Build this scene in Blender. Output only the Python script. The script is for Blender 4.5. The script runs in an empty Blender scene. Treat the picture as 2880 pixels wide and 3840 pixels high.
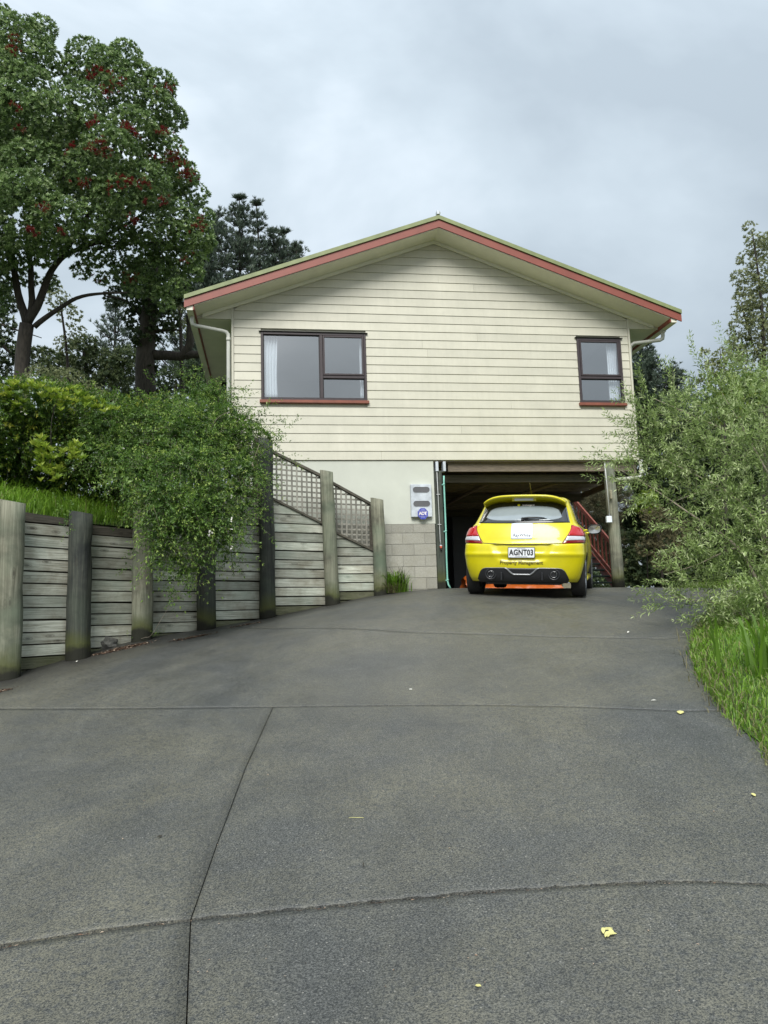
import bpy, math, random
import numpy as np
from mathutils import Vector, Matrix
random.seed(7); rng = np.random.default_rng(7)
sc = bpy.context.scene
COL = sc.collection

# ------------------------------------------------------------------ camera, world, sun, exposure
PITCH, ROLL, YAW, FPX = 0.13574602, -0.02961136, -0.1425883, 2943.0
CAM = np.array([0.682, -13.528, -0.505])
def cam_axes():
    cp, sp, cr, sr, c, s = math.cos(PITCH), math.sin(PITCH), math.cos(ROLL), math.sin(ROLL), math.cos(YAW), math.sin(YAW)
    rt = np.array([cr, -sr*sp, sr*cp]); up = np.array([-sr, -cr*sp, cr*cp]); fw = np.array([0, cp, sp])
    Z = np.array([[c, -s, 0], [s, c, 0], [0, 0, 1]])
    return Z @ rt, Z @ up, Z @ fw
RT, UP, FW = cam_axes()
cd = bpy.data.cameras.new('camera'); cam = bpy.data.objects.new('camera', cd); COL.objects.link(cam)
cd.sensor_fit = 'VERTICAL'; cd.sensor_height = 36; cd.sensor_width = 27
cd.lens = FPX/3840*36; cd.clip_start = 0.05; cd.clip_end = 3000
cam.matrix_world = Matrix([[RT[i], UP[i], -FW[i], CAM[i]] for i in range(3)] + [[0, 0, 0, 1]])
sc.camera = cam
sc.render.resolution_x, sc.render.resolution_y = 768, 1024
sc.view_settings.view_transform = 'Standard'; sc.view_settings.look = 'None'
sc.view_settings.gamma = 1; sc.view_settings.use_curve_mapping = False
sc.view_settings.exposure = 1.45

SUN_EL, SUN_AZ = 46, 195        # azimuth from +Y clockwise: high, behind the camera, behind thick cloud
w = bpy.data.worlds.new('World'); sc.world = w; w.use_nodes = True
nt = w.node_tree; nt.nodes.clear()
def N(nt, t, **k):
    n = nt.nodes.new(t)
    for a, b in k.items():
        if a == 'ins':
            for i, v in b.items(): n.inputs[i].default_value = v
        else: setattr(n, a, b)
    return n
sky = N(nt, 'ShaderNodeTexSky', sky_type='NISHITA', sun_disc=False)
sky.sun_elevation = math.radians(SUN_EL); sky.sun_rotation = math.radians(SUN_AZ)
sky.dust_density = 4; sky.air_density = 1.5
bg1 = N(nt, 'ShaderNodeBackground'); bg1.inputs[1].default_value = 0.05
tc = N(nt, 'ShaderNodeTexCoord')
mp = N(nt, 'ShaderNodeMapping'); mp.inputs['Scale'].default_value = (1.0, 1.0, 1.9); mp.inputs['Location'].default_value = (0.35, 0.1, 0.55)
n1 = N(nt, 'ShaderNodeTexNoise'); n1.inputs['Scale'].default_value = 1.7; n1.inputs['Detail'].default_value = 6; n1.inputs['Roughness'].default_value = 0.5; n1.inputs['Distortion'].default_value = 0.35
rp = N(nt, 'ShaderNodeValToRGB')
rp.color_ramp.elements[0].position = 0.35; rp.color_ramp.elements[0].color = (0.190, 0.222, 0.250, 1)
rp.color_ramp.elements[1].position = 0.66; rp.color_ramp.elements[1].color = (0.385, 0.42, 0.455, 1)
e = rp.color_ramp.elements.new(0.47); e.color = (0.245, 0.282, 0.312, 1)
bg2 = N(nt, 'ShaderNodeBackground'); bg2.inputs[1].default_value = 0.85
ad = N(nt, 'ShaderNodeMixShader'); ad.inputs[0].default_value = 0.88; wo = N(nt, 'ShaderNodeOutputWorld')
L = nt.links.new
L(tc.outputs['Generated'], mp.inputs['Vector']); L(mp.outputs[0], n1.inputs['Vector']); L(n1.outputs['Fac'], rp.inputs[0])
# standard overcast luminance: the cloud layer is brighter towards the zenith
sx = N(nt, 'ShaderNodeSeparateXYZ'); L(tc.outputs['Generated'], sx.inputs[0])
mr = N(nt, 'ShaderNodeMapRange'); mr.inputs['From Min'].default_value = 0.0; mr.inputs['From Max'].default_value = 1.0
mr.inputs['To Min'].default_value = 0.86; mr.inputs['To Max'].default_value = 1.75
L(sx.outputs['Z'], mr.inputs['Value'])
vm = N(nt, 'ShaderNodeVectorMath', operation='SCALE'); L(rp.outputs[0], vm.inputs[0]); L(mr.outputs[0], vm.inputs['Scale'])
L(vm.outputs[0], bg2.inputs[0])
L(sky.outputs[0], bg1.inputs[0]); L(bg1.outputs[0], ad.inputs[1]); L(bg2.outputs[0], ad.inputs[2]); L(ad.outputs[0], wo.inputs[0])
bg1.inputs[1].default_value = 0.05
sl = bpy.data.lights.new('sun', 'SUN'); sl.energy = 1.5; sl.angle = math.radians(30); sl.color = (1, 0.975, 0.93)
so = bpy.data.objects.new('sun', sl); COL.objects.link(so)
a = math.radians(SUN_AZ); el = math.radians(SUN_EL)
sd = Vector((math.sin(a)*math.cos(el), math.cos(a)*math.cos(el), math.sin(el)))
so.rotation_euler = sd.to_track_quat('Z', 'Y').to_euler()

# ------------------------------------------------------------------ photo geometry helpers (all give world points at real distances)
K = 1.736      # 1659-wide reading -> 2880-wide photograph
def ray(x, y): return FW + RT*(x-1440)/FPX - UP*(y-1920)/FPX
def dp(d, x, y): return CAM + d*ray(x*K, y*K)            # point at depth d
def on(ax, v, x, y):
    r = ray(x*K, y*K); return CAM + r*(v-CAM[ax])/r[ax]
# ------------------------------------------------------------------ object helpers
def new_obj(name, me, parent=None, mat=None, loc=None, rz=0):
    o = bpy.data.objects.new(name, me); COL.objects.link(o)
    if parent is not None: o.parent = parent
    if loc is not None: o.location = loc
    if rz: o.rotation_euler = (0, 0, rz)
    if mat is not None and me is not None:
        for m in (mat if isinstance(mat, (list, tuple)) else [mat]): me.materials.append(m)
    return o
def tag(o, label=None, cat=None, group=None, kind=None):
    if label: o['label'] = label
    if cat: o['category'] = cat
    if group: o['group'] = group
    if kind: o['kind'] = kind
    return o
def thing(name, label, cat, loc=(0, 0, 0), rz=0, group=None):
    o = bpy.data.objects.new(name, None); COL.objects.link(o); o.empty_display_size = 0.1
    o.location = loc; o.rotation_euler = (0, 0, rz)
    return tag(o, label, cat, group)
def mesh_np(name, V, F, smooth=False, mi=None, attr=None):
    """V Nx3, F MxK (K const) or list of arrays"""
    me = bpy.data.meshes.new(name)
    Fs = F if isinstance(F, list) else [F]
    Fs = [np.asarray(f, dtype=np.int32) for f in Fs if len(f)]
    me.vertices.add(len(V)); me.vertices.foreach_set('co', np.asarray(V, dtype=np.float32).ravel())
    nl = sum(f.size for f in Fs); nf = sum(len(f) for f in Fs)
    me.loops.add(nl); me.polygons.add(nf)
    me.loops.foreach_set('vertex_index', np.concatenate([f.ravel() for f in Fs]))
    tot = np.concatenate([np.full(len(f), f.shape[1], dtype=np.int32) for f in Fs])
    st = np.concatenate([[0], np.cumsum(tot)[:-1]]).astype(np.int32)
    me.polygons.foreach_set('loop_start', st); me.polygons.foreach_set('loop_total', tot)
    if smooth: me.polygons.foreach_set('use_smooth', np.ones(nf, dtype=bool))
    if mi is not None: me.polygons.foreach_set('material_index', np.asarray(mi, dtype=np.int32))
    if attr is not None:
        at_ = me.attributes.new('tone', 'FLOAT', 'POINT'); at_.data.foreach_set('value', np.asarray(attr, dtype=np.float32))
    me.update(calc_edges=True); me.validate()
    return me
class MB:
    """collects simple solids into one mesh"""
    def __init__(s): s.v = []; s.f = []; s.sm = []
    def poly(s, V, F, sm=False):
        b = len(s.v); s.v += [tuple(map(float, p)) for p in V]; s.f += [tuple(b+i for i in f) for f in F]; s.sm += [sm]*len(F); return s
    def box(s, x0, x1, y0, y1, z0, z1):
        return s.poly([(x0,y0,z0),(x1,y0,z0),(x1,y1,z0),(x0,y1,z0),(x0,y0,z1),(x1,y0,z1),(x1,y1,z1),(x0,y1,z1)],
                      [(0,3,2,1),(4,5,6,7),(0,1,5,4),(1,2,6,5),(2,3,7,6),(3,0,4,7)])
    def bbox(s, x0, x1, y0, y1, z0, z1, b=0.004):
        """box with chamfered long edges in all directions (18 faces style)"""
        import itertools
        X, Y, Z = (x0, x1), (y0, y1), (z0, z1)
        vs = []; idx = {}
        for i, j, k in itertools.product((0, 1), repeat=3):
            for ax in range(3):
                p = [X[i], Y[j], Z[k]]
                for q in range(3):
                    if q != ax:
                        sgn = 1 if (i, j, k)[q] == 0 else -1
                        p[q] += sgn*b
                idx[(i, j, k, ax)] = len(vs); vs.append(p)
        F = []
        for ax in range(3):
            o1, o2 = [q for q in range(3) if q != ax]
            for sd_ in (0, 1):
                quad = []
                for a1, a2 in ((0,0),(1,0),(1,1),(0,1)):
                    c = [0,0,0]; c[ax] = sd_; c[o1] = a1; c[o2] = a2
                    quad.append(idx[(c[0], c[1], c[2], ax)])
                F.append(quad)
        for ax in range(3):            # edges along ax
            o1, o2 = [q for q in range(3) if q != ax]
            for a1 in (0, 1):
                for a2 in (0, 1):
                    c0 = [0,0,0]; c1 = [0,0,0]; c1[ax] = 1
                    c0[o1] = c1[o1] = a1; c0[o2] = c1[o2] = a2
                    F.append([idx[(*c0, o1)], idx[(*c1, o1)], idx[(*c1, o2)], idx[(*c0, o2)]])
        for i, j, k in itertools.product((0, 1), repeat=3):
            F.append([idx[(i,j,k,0)], idx[(i,j,k,1)], idx[(i,j,k,2)]])
        return s.poly(vs, F)
    def prism(s, poly, axis, a0, a1):
        """polygon in the two other axes extruded along axis"""
        n = len(poly); o = [q for q in range(3) if q != axis]
        V = []
        for a_ in (a0, a1):
            for p in poly:
                c = [0,0,0]; c[axis] = a_; c[o[0]] = p[0]; c[o[1]] = p[1]; V.append(c)
        F = [tuple(range(n)), tuple(range(2*n-1, n-1, -1))] + [(i, (i+1) % n, n+(i+1) % n, n+i) for i in range(n)]
        return s.poly(V, F)
    def tube(s, P, R, n=8, caps=True):
        P = [Vector(p) for p in P]; R = R if isinstance(R, (list, tuple)) else [R]*len(P)
        T = []
        for i in range(len(P)):
            T.append((P[min(i+1, len(P)-1)]-P[max(i-1, 0)]).normalized())
        u = T[0].orthogonal().normalized(); V = []
        for i, p in enumerate(P):
            u = (u - T[i]*u.dot(T[i])).normalized(); v = T[i].cross(u)
            for k in range(n):
                a_ = 2*math.pi*k/n; V.append(p + (u*math.cos(a_)+v*math.sin(a_))*R[i])
        F = [(i*n+k, i*n+(k+1) % n, (i+1)*n+(k+1) % n, (i+1)*n+k) for i in range(len(P)-1) for k in range(n)]
        s.poly(V, F, True)
        if caps:
            b = len(s.v)-len(V)
            s.f += [tuple(b+k for k in range(n-1, -1, -1)), tuple(b+(len(P)-1)*n+k for k in range(n))]; s.sm += [False, False]
        return s
    def lathe(s, prof, c, axis='x', n=32):
        """prof list of (r, a) ; rotates round axis through c"""
        V = []
        for r, a_ in prof:
            for k in range(n):
                t = 2*math.pi*k/n; q, w_ = r*math.cos(t), r*math.sin(t)
                V.append({'x': (c[0]+a_, c[1]+q, c[2]+w_), 'y': (c[0]+q, c[1]+a_, c[2]+w_), 'z': (c[0]+q, c[1]+w_, c[2]+a_)}[axis])
        F = [(i*n+k, i*n+(k+1) % n, (i+1)*n+(k+1) % n, (i+1)*n+k) for i in range(len(prof)-1) for k in range(n)]
        return s.poly(V, F, True)
    def build(s, name, mat, parent=None, loc=None, rz=0, off=None, recalc=True):
        V = np.array(s.v)
        if off is not None: V = V - np.array(off)
        me = bpy.data.meshes.new(name); me.from_pydata([tuple(p) for p in V], [], s.f)
        me.polygons.foreach_set('use_smooth', s.sm); me.update()
        if recalc:
            import bmesh
            bm = bmesh.new(); bm.from_mesh(me); bmesh.ops.recalc_face_normals(bm, faces=bm.faces); bm.to_mesh(me); bm.free()
        return new_obj(name, me, parent, mat, loc, rz)
def copy_tree(o, parent=None):
    c = o.copy(); COL.objects.link(c); c.parent = parent
    for ch in list(o.children): copy_tree(ch, c)
    return c

# ------------------------------------------------------------------ materials
def mat(name):
    m = bpy.data.materials.new(name); m.use_nodes = True; nt = m.node_tree
    b = nt.nodes['Principled BSDF']; return m, nt, b
def c4(c): return (c[0], c[1], c[2], 1)
def noise(nt, vec, scale, detail=4, rough=0.6, dist=0):
    n = N(nt, 'ShaderNodeTexNoise'); n.inputs['Scale'].default_value = scale; n.inputs['Detail'].default_value = detail
    n.inputs['Roughness'].default_value = rough; n.inputs['Distortion'].default_value = dist
    if vec is not None: nt.links.new(vec, n.inputs['Vector'])
    return n.outputs['Fac']
def ramp(nt, fac, stops):
    r = N(nt, 'ShaderNodeValToRGB'); cr = r.color_ramp
    while len(cr.elements) > 1: cr.elements.remove(cr.elements[-1])
    cr.elements[0].position = stops[0][0]; cr.elements[0].color = c4(stops[0][1])
    for p, c in stops[1:]:
        e_ = cr.elements.new(p); e_.color = c4(c)
    nt.links.new(fac, r.inputs[0]); return r.outputs[0]
def mixc(nt, fac, a_, b_, mode='MIX'):
    m = N(nt, 'ShaderNodeMix', data_type='RGBA', blend_type=mode)
    for s_, v in ((m.inputs[0], fac), (m.inputs[6], a_), (m.inputs[7], b_)):
        if hasattr(v, 'node'): nt.links.new(v, s_)
        else: s_.default_value = v if isinstance(v, float) else c4(v)
    return m.outputs[2]
def bump(nt, b, h, strength=0.3, dist=0.01):
    n = N(nt, 'ShaderNodeBump'); n.inputs['Strength'].default_value = strength; n.inputs['Distance'].default_value = dist
    nt.links.new(h, n.inputs['Height']); nt.links.new(n.outputs[0], b.inputs['Normal'])
def mapped(nt, scale=(1, 1, 1), rand=0.0, coord='Object'):
    t = N(nt, 'ShaderNodeTexCoord'); m = N(nt, 'ShaderNodeMapping'); m.inputs['Scale'].default_value = scale
    src = t.outputs[coord]
    if rand:
        oi = N(nt, 'ShaderNodeObjectInfo'); ml = N(nt, 'ShaderNodeMath', operation='MULTIPLY'); ml.inputs[1].default_value = rand
        nt.links.new(oi.outputs['Random'], ml.inputs[0])
        va = N(nt, 'ShaderNodeVectorMath', operation='ADD'); nt.links.new(src, va.inputs[0]); nt.links.new(ml.outputs[0], va.inputs[1]); src = va.outputs[0]
    nt.links.new(src, m.inputs['Vector']); return m.outputs[0]
def world_pos(nt, scale=(1, 1, 1)):
    g = N(nt, 'ShaderNodeNewGeometry'); m = N(nt, 'ShaderNodeMapping'); m.inputs['Scale'].default_value = scale
    nt.links.new(g.outputs['Position'], m.inputs['Vector']); return m.outputs[0]
def obj_rand(nt, lo, hi):
    oi = N(nt, 'ShaderNodeObjectInfo'); m = N(nt, 'ShaderNodeMapRange'); m.inputs['To Min'].default_value = lo; m.inputs['To Max'].default_value = hi
    nt.links.new(oi.outputs['Random'], m.inputs['Value']); return m.outputs[0]
def scale_col(nt, col, fac):
    v = N(nt, 'ShaderNodeVectorMath', operation='SCALE'); nt.links.new(col, v.inputs[0])
    if hasattr(fac, 'node'): nt.links.new(fac, v.inputs['Scale'])
    else: v.inputs['Scale'].default_value = fac
    return v.outputs[0]
def simple(name, col, rough=0.6, var=0.12, scale=8, metal=0, spec=0.5, bmp=0.0, coord='world', stretch=(1, 1, 1)):
    m, nt, b = mat(name)
    vec = world_pos(nt, stretch) if coord == 'world' else mapped(nt, stretch, 10)
    n_ = noise(nt, vec, scale, 5, 0.6)
    lo = [max(0, c*(1-var)) for c in col]; hi = [c*(1+var) for c in col]
    nt.links.new(ramp(nt, n_, [(0.3, lo), (0.7, hi)]), b.inputs['Base Color'])
    b.inputs['Roughness'].default_value = rough; b.inputs['Metallic'].default_value = metal; b.inputs['Specular IOR Level'].default_value = spec
    if bmp: bump(nt, b, noise(nt, vec, scale*4, 4), bmp, 0.004)
    return m
M = {}
# painted weatherboard
def m_weatherboard():
    m, nt, b = mat('painted_weatherboard')
    v = world_pos(nt, (1, 1, 1)); n_ = noise(nt, v, 2.2, 6, 0.65)
    v2 = world_pos(nt, (0.7, 1, 9)); n2 = noise(nt, v2, 3.0, 5, 0.7)
    c = ramp(nt, n_, [(0.25, (0.47, 0.46, 0.375)), (0.6, (0.545, 0.53, 0.435)), (0.8, (0.575, 0.56, 0.465))])
    c = mixc(nt, ramp(nt, n2, [(0.55, (0, 0, 0)), (0.8, (0.30, 0.30, 0.30))]), c, (0.42, 0.41, 0.32))
    c = scale_col(nt, c, ramp(nt, noise(nt, world_pos(nt, (9, 9, 0.55)), 1.6, 5, 0.7), [(0.30, (0.95, 0.95, 0.95)), (0.55, (1.0, 1.0, 1.0))]))
    c = scale_col(nt, c, obj_rand(nt, 0.93, 1.03))
    nt.links.new(c, b.inputs['Base Color']); b.inputs['Roughness'].default_value = 0.5
    vv = world_pos(nt, (2, 2, 30)); bump(nt, b, noise(nt, vv, 3, 5), 0.12, 0.003)
    return m
M['board'] = m_weatherboard()
M['soffit'] = simple('painted_soffit', (0.72, 0.71, 0.60), 0.6, 0.07, 3)
M['redpaint'] = simple('red_oxide_paint', (0.235, 0.066, 0.046), 0.45, 0.10, 5)
M['greenmetal'] = simple('green_roof_metal', (0.20, 0.235, 0.10), 0.45, 0.16, 6)
M['alu'] = simple('dark_bronze_aluminium', (0.045, 0.034, 0.036), 0.35, 0.1, 10)
M['sill'] = simple('red_brown_sill_paint', (0.20, 0.06, 0.035), 0.5, 0.15, 9)
M['pvc'] = simple('white_pvc', (0.52, 0.53, 0.48), 0.4, 0.08, 8)
M['panel'] = simple('painted_cement_panel', (0.50, 0.52, 0.455), 0.6, 0.06, 2.0)
M['mortar'] = simple('mortar', (0.27, 0.265, 0.235), 0.9, 0.1, 20)
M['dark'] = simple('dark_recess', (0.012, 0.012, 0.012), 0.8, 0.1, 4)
M['black'] = simple('black_plastic', (0.015, 0.015, 0.016), 0.4, 0.1, 10)
M['conduit'] = simple('grey_conduit', (0.42, 0.43, 0.42), 0.45, 0.08, 10)
M['mint'] = simple('mint_green_pipe', (0.22, 0.50, 0.42), 0.4, 0.12, 10)
M['inwall'] = simple('interior_plaster', (0.62, 0.63, 0.64), 0.8, 0.03, 2)
M['curtain'] = simple('white_curtain', (0.82, 0.85, 0.88), 0.85, 0.04, 6)
M['greywall'] = simple('dark_grey_painted_wall', (0.085, 0.088, 0.092), 0.6, 0.1, 3)
def m_block():
    m, nt, b = mat('concrete_block')
    v = world_pos(nt); n_ = noise(nt, v, 60, 4, 0.7); n2 = noise(nt, v, 4, 5, 0.6)
    c = ramp(nt, n_, [(0.3, (0.25, 0.245, 0.21)), (0.7, (0.39, 0.385, 0.335))])
    c = mixc(nt, ramp(nt, n2, [(0.45, (0, 0, 0)), (0.7, (0.5, 0.5, 0.5))]), c, (0.26, 0.25, 0.20))
    c = scale_col(nt, c, obj_rand(nt, 0.82, 1.08))
    nt.links.new(c, b.inputs['Base Color']); b.inputs['Roughness'].default_value = 0.95; bump(nt, b, n_, 0.5, 0.004); return m
M['block'] = m_block()
def m_wood(name, stops, grain_axis=0, fine=1.0, stain=(0.06, 0.065, 0.05), stain_amt=0.6, rnd=(0.7, 1.15), green=None, moss=None):
    m, nt, b = mat(name)
    g = [22, 22, 22]; g[grain_axis] = 0.9
    v = mapped(nt, tuple(x*fine for x in g), 37); 
    n_ = noise(nt, v, 1.6, 8, 0.68, 1.2)
    v2 = mapped(nt, (1.0, 1.0, 1.0), 37); n2 = noise(nt, v2, 2.6, 5, 0.6, 0.4)
    g3 = [60, 60, 60]; g3[grain_axis] = 1.4
    n3 = noise(nt, mapped(nt, tuple(g3), 37), 1.4, 4, 0.7, 0.3)
    c = ramp(nt, n_, stops)
    c = mixc(nt, ramp(nt, n2, [(0.42, (0, 0, 0)), (0.72, (stain_amt,)*3)]), c, stain)
    c = mixc(nt, ramp(nt, n3, [(0.60, (0, 0, 0)), (0.70, (0.55, 0.55, 0.55))]), c, (0.05, 0.047, 0.038))
    # knots
    vo = N(nt, 'ShaderNodeTexVoronoi'); vo.inputs['Scale'].default_value = 1.0; vo.inputs['Randomness'].default_value = 1
    gk = [8.0, 8.0, 8.0]; gk[grain_axis] = 2.6
    nt.links.new(mapped(nt, tuple(gk), 37), vo.inputs['Vector'])
    c = mixc(nt, ramp(nt, vo.outputs['Distance'], [(0.07, (0.75, 0.75, 0.75)), (0.13, (0.15, 0.15, 0.15)), (0.17, (0.4, 0.4, 0.4)), (0.2, (0, 0, 0))]), c, (0.05, 0.045, 0.035))
    if green: c = mixc(nt, ramp(nt, noise(nt, v2, 1.1, 3), [(0.45, (0, 0, 0)), (0.7, (0.55, 0.55, 0.55))]), c, green)
    if moss:       # damp moss and dirt band up from the foot of the timber (object local z)
        t = N(nt, 'ShaderNodeTexCoord'); s_ = N(nt, 'ShaderNodeSeparateXYZ'); nt.links.new(t.outputs['Object'], s_.inputs[0])
        ad_ = N(nt, 'ShaderNodeMath', operation='MULTIPLY_ADD'); ad_.inputs[1].default_value = 0.35
        nt.links.new(noise(nt, v2, 3, 4), ad_.inputs[0]); 
        sb = N(nt, 'ShaderNodeMath', operation='SUBTRACT'); nt.links.new(s_.outputs['Z'], sb.inputs[0]); nt.links.new(ad_.outputs[0], sb.inputs[1]); ad_.inputs[2].default_value = -0.12
        c = mixc(nt, ramp(nt, sb.outputs[0], [(0.10, (0.85,)*3), (0.32, (0, 0, 0))]), c, (0.075, 0.085, 0.025))
        c = mixc(nt, ramp(nt, sb.outputs[0], [(0.03, (0.9,)*3), (0.11, (0, 0, 0))]), c, (0.015, 0.015, 0.014))
    c = scale_col(nt, c, obj_rand(nt, *rnd))
    nt.links.new(c, b.inputs['Base Color']); b.inputs['Roughness'].default_value = 0.85; b.inputs['Specular IOR Level'].default_value = 0.25
    bump(nt, b, n_, 0.8, 0.012)
    return m
M['plank'] = m_wood('weathered_plank', [(0.28, (0.12, 0.115, 0.085)), (0.38, (0.36, 0.37, 0.30)), (0.55, (0.58, 0.60, 0.51)), (0.8, (0.74, 0.76, 0.67))], 0, stain=(0.20, 0.17, 0.115), stain_amt=0.75, rnd=(0.60, 1.10), green=(0.36, 0.43, 0.36))
M['plank_low'] = m_wood('mossy_bottom_plank', [(0.25, (0.06, 0.06, 0.04)), (0.5, (0.15, 0.155, 0.10)), (0.8, (0.27, 0.28, 0.19))], 0, stain=(0.07, 0.08, 0.03), stain_amt=0.6, rnd=(0.8, 1.1))
M['plank_top'] = m_wood('dark_capping_plank', [(0.25, (0.05, 0.045, 0.035)), (0.5, (0.11, 0.10, 0.08)), (0.8, (0.19, 0.175, 0.14))], 0, rnd=(0.8, 1.1))
M['post_a'] = m_wood('weathered_post_grey', [(0.25, (0.075, 0.075, 0.052)), (0.5, (0.20, 0.20, 0.148)), (0.8, (0.38, 0.38, 0.30))], 2, fine=.6, stain=(0.045, 0.05, 0.04), stain_amt=0.9, rnd=(0.9, 1.05), green=(0.14, 0.19, 0.13), moss=True)
M['post_b'] = m_wood('weathered_post_dark', [(0.25, (0.018, 0.021, 0.019)), (0.5, (0.060, 0.066, 0.056)), (0.8, (0.14, 0.155, 0.12))], 2, fine=.6, stain=(0.018, 0.022, 0.024), stain_amt=0.9, rnd=(0.8, 1.0), green=(0.07, 0.09, 0.065), moss=True)
M['lattice'] = m_wood('weathered_lattice', [(0.25, (0.16, 0.155, 0.13)), (0.5, (0.30, 0.29, 0.25)), (0.8, (0.44, 0.43, 0.38))], 2, rnd=(0.75, 1.15))
M['beam'] = m_wood('old_brown_beam', [(0.25, (0.03, 0.027, 0.021)), (0.5, (0.075, 0.066, 0.05)), (0.8, (0.14, 0.125, 0.10))], 0, rnd=(0.9, 1.05))
M['joist'] = simple('dark_underfloor_timber', (0.15, 0.125, 0.095), 0.9, 0.3, 8, coord='world', stretch=(1, 6, 6))
M['bark'] = simple('dark_bark', (0.040, 0.034, 0.028), 0.95, 0.5, 14, bmp=0.6, stretch=(2, 2, .5))
M['twig'] = simple('twig_bark', (0.24, 0.21, 0.16), 0.9, 0.3, 20)

def m_leaf(name, stops, rough=0.45, trans=0.30, spec=0.5):
    m, nt, b = mat(name)
    at_ = N(nt, 'ShaderNodeAttribute', attribute_name='tone')
    c = ramp(nt, at_.outputs['Fac'], stops)
    nt.links.new(c, b.inputs['Base Color']); b.inputs['Roughness'].default_value = rough; b.inputs['Specular IOR Level'].default_value = spec
    tr = N(nt, 'ShaderNodeBsdfTranslucent'); mx = N(nt, 'ShaderNodeMixShader'); mx.inputs[0].default_value = trans
    g = scale_col(nt, c, 1.6); nt.links.new(g, tr.inputs['Color'])
    out = nt.nodes['Material Output']; nt.links.new(b.outputs[0], mx.inputs[1]); nt.links.new(tr.outputs[0], mx.inputs[2]); nt.links.new(mx.outputs[0], out.inputs[0])
    return m
M['poh'] = m_leaf('dark_glossy_leaf', [(0, (0.038, 0.072, 0.024)), (0.45, (0.13, 0.205, 0.068)), (0.8, (0.24, 0.34, 0.12)), (1, (0.38, 0.44, 0.26))], 0.42, 0.25)
M['vine'] = m_leaf('climber_leaf', [(0, (0.032, 0.070, 0.016)), (0.45, (0.085, 0.165, 0.030)), (0.85, (0.17, 0.28, 0.05)), (1, (0.27, 0.36, 0.08))], 0.45, 0.3)
M['hedge'] = m_leaf('hedge_leaf', [(0, (0.032, 0.068, 0.016)), (0.5, (0.085, 0.16, 0.026)), (0.85, (0.18, 0.26, 0.035)), (1, (0.33, 0.34, 0.05))], 0.42, 0.3)
M['lime'] = m_leaf('lime_green_leaf', [(0, (0.12, 0.20, 0.02)), (0.5, (0.22, 0.31, 0.035)), (1, (0.33, 0.38, 0.06))], 0.4, 0.35)
M['olive'] = m_leaf('olive_leaf', [(0, (0.07, 0.105, 0.034)), (0.45, (0.175, 0.245, 0.078)), (0.8, (0.29, 0.39, 0.13)), (1, (0.46, 0.53, 0.28))], 0.42, 0.3)
M['pale'] = m_leaf('pale_leaf', [(0, (0.09, 0.11, 0.045)), (0.5, (0.18, 0.21, 0.095)), (1, (0.33, 0.35, 0.19))], 0.55, 0.35)
M['pine'] = m_leaf('pine_needle', [(0, (0.035, 0.058, 0.040)), (0.6, (0.082, 0.118, 0.082)), (1, (0.17, 0.215, 0.155))], 0.6, 0.15)
M['bush'] = m_leaf('bush_leaf', [(0, (0.022, 0.042, 0.018)), (0.55, (0.055, 0.088, 0.034)), (1, (0.125, 0.155, 0.06))], 0.6, 0.2)
M['scrub'] = m_leaf('dry_scrub', [(0, (0.04, 0.04, 0.02)), (0.5, (0.09, 0.085, 0.04)), (1, (0.20, 0.18, 0.09))], 0.7, 0.2)
M['grass'] = m_leaf('long_grass', [(0, (0.06, 0.12, 0.012)), (0.5, (0.13, 0.25, 0.022)), (0.9, (0.21, 0.36, 0.04)), (1, (0.27, 0.27, 0.11))], 0.5, 0.35)
M['flower'] = m_leaf('red_stamens', [(0, (0.13, 0.012, 0.014)), (1, (0.27, 0.024, 0.026))], 0.6, 0.2)
M['white_petal'] = simple('white_petal', (0.75, 0.74, 0.68), 0.6, 0.05, 9)
M['litter'] = m_leaf('dead_leaf_litter', [(0, (0.045, 0.024, 0.015)), (0.6, (0.14, 0.08, 0.05)), (1, (0.50, 0.40, 0.30))], 0.8, 0.1)
M['yellow_leaf'] = simple('fallen_leaf', (0.55, 0.52, 0.20), 0.6, 0.2, 40)
M['soil'] = simple('dark_soil', (0.035, 0.03, 0.02), 0.95, 0.4, 12, bmp=0.5)
M['turf'] = simple('turf', (0.04, 0.075, 0.012), 0.95, 0.35, 40, bmp=0.5)
M['rock'] = simple('grey_rock', (0.10, 0.10, 0.09), 0.9, 0.5, 12, bmp=0.7)

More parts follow.
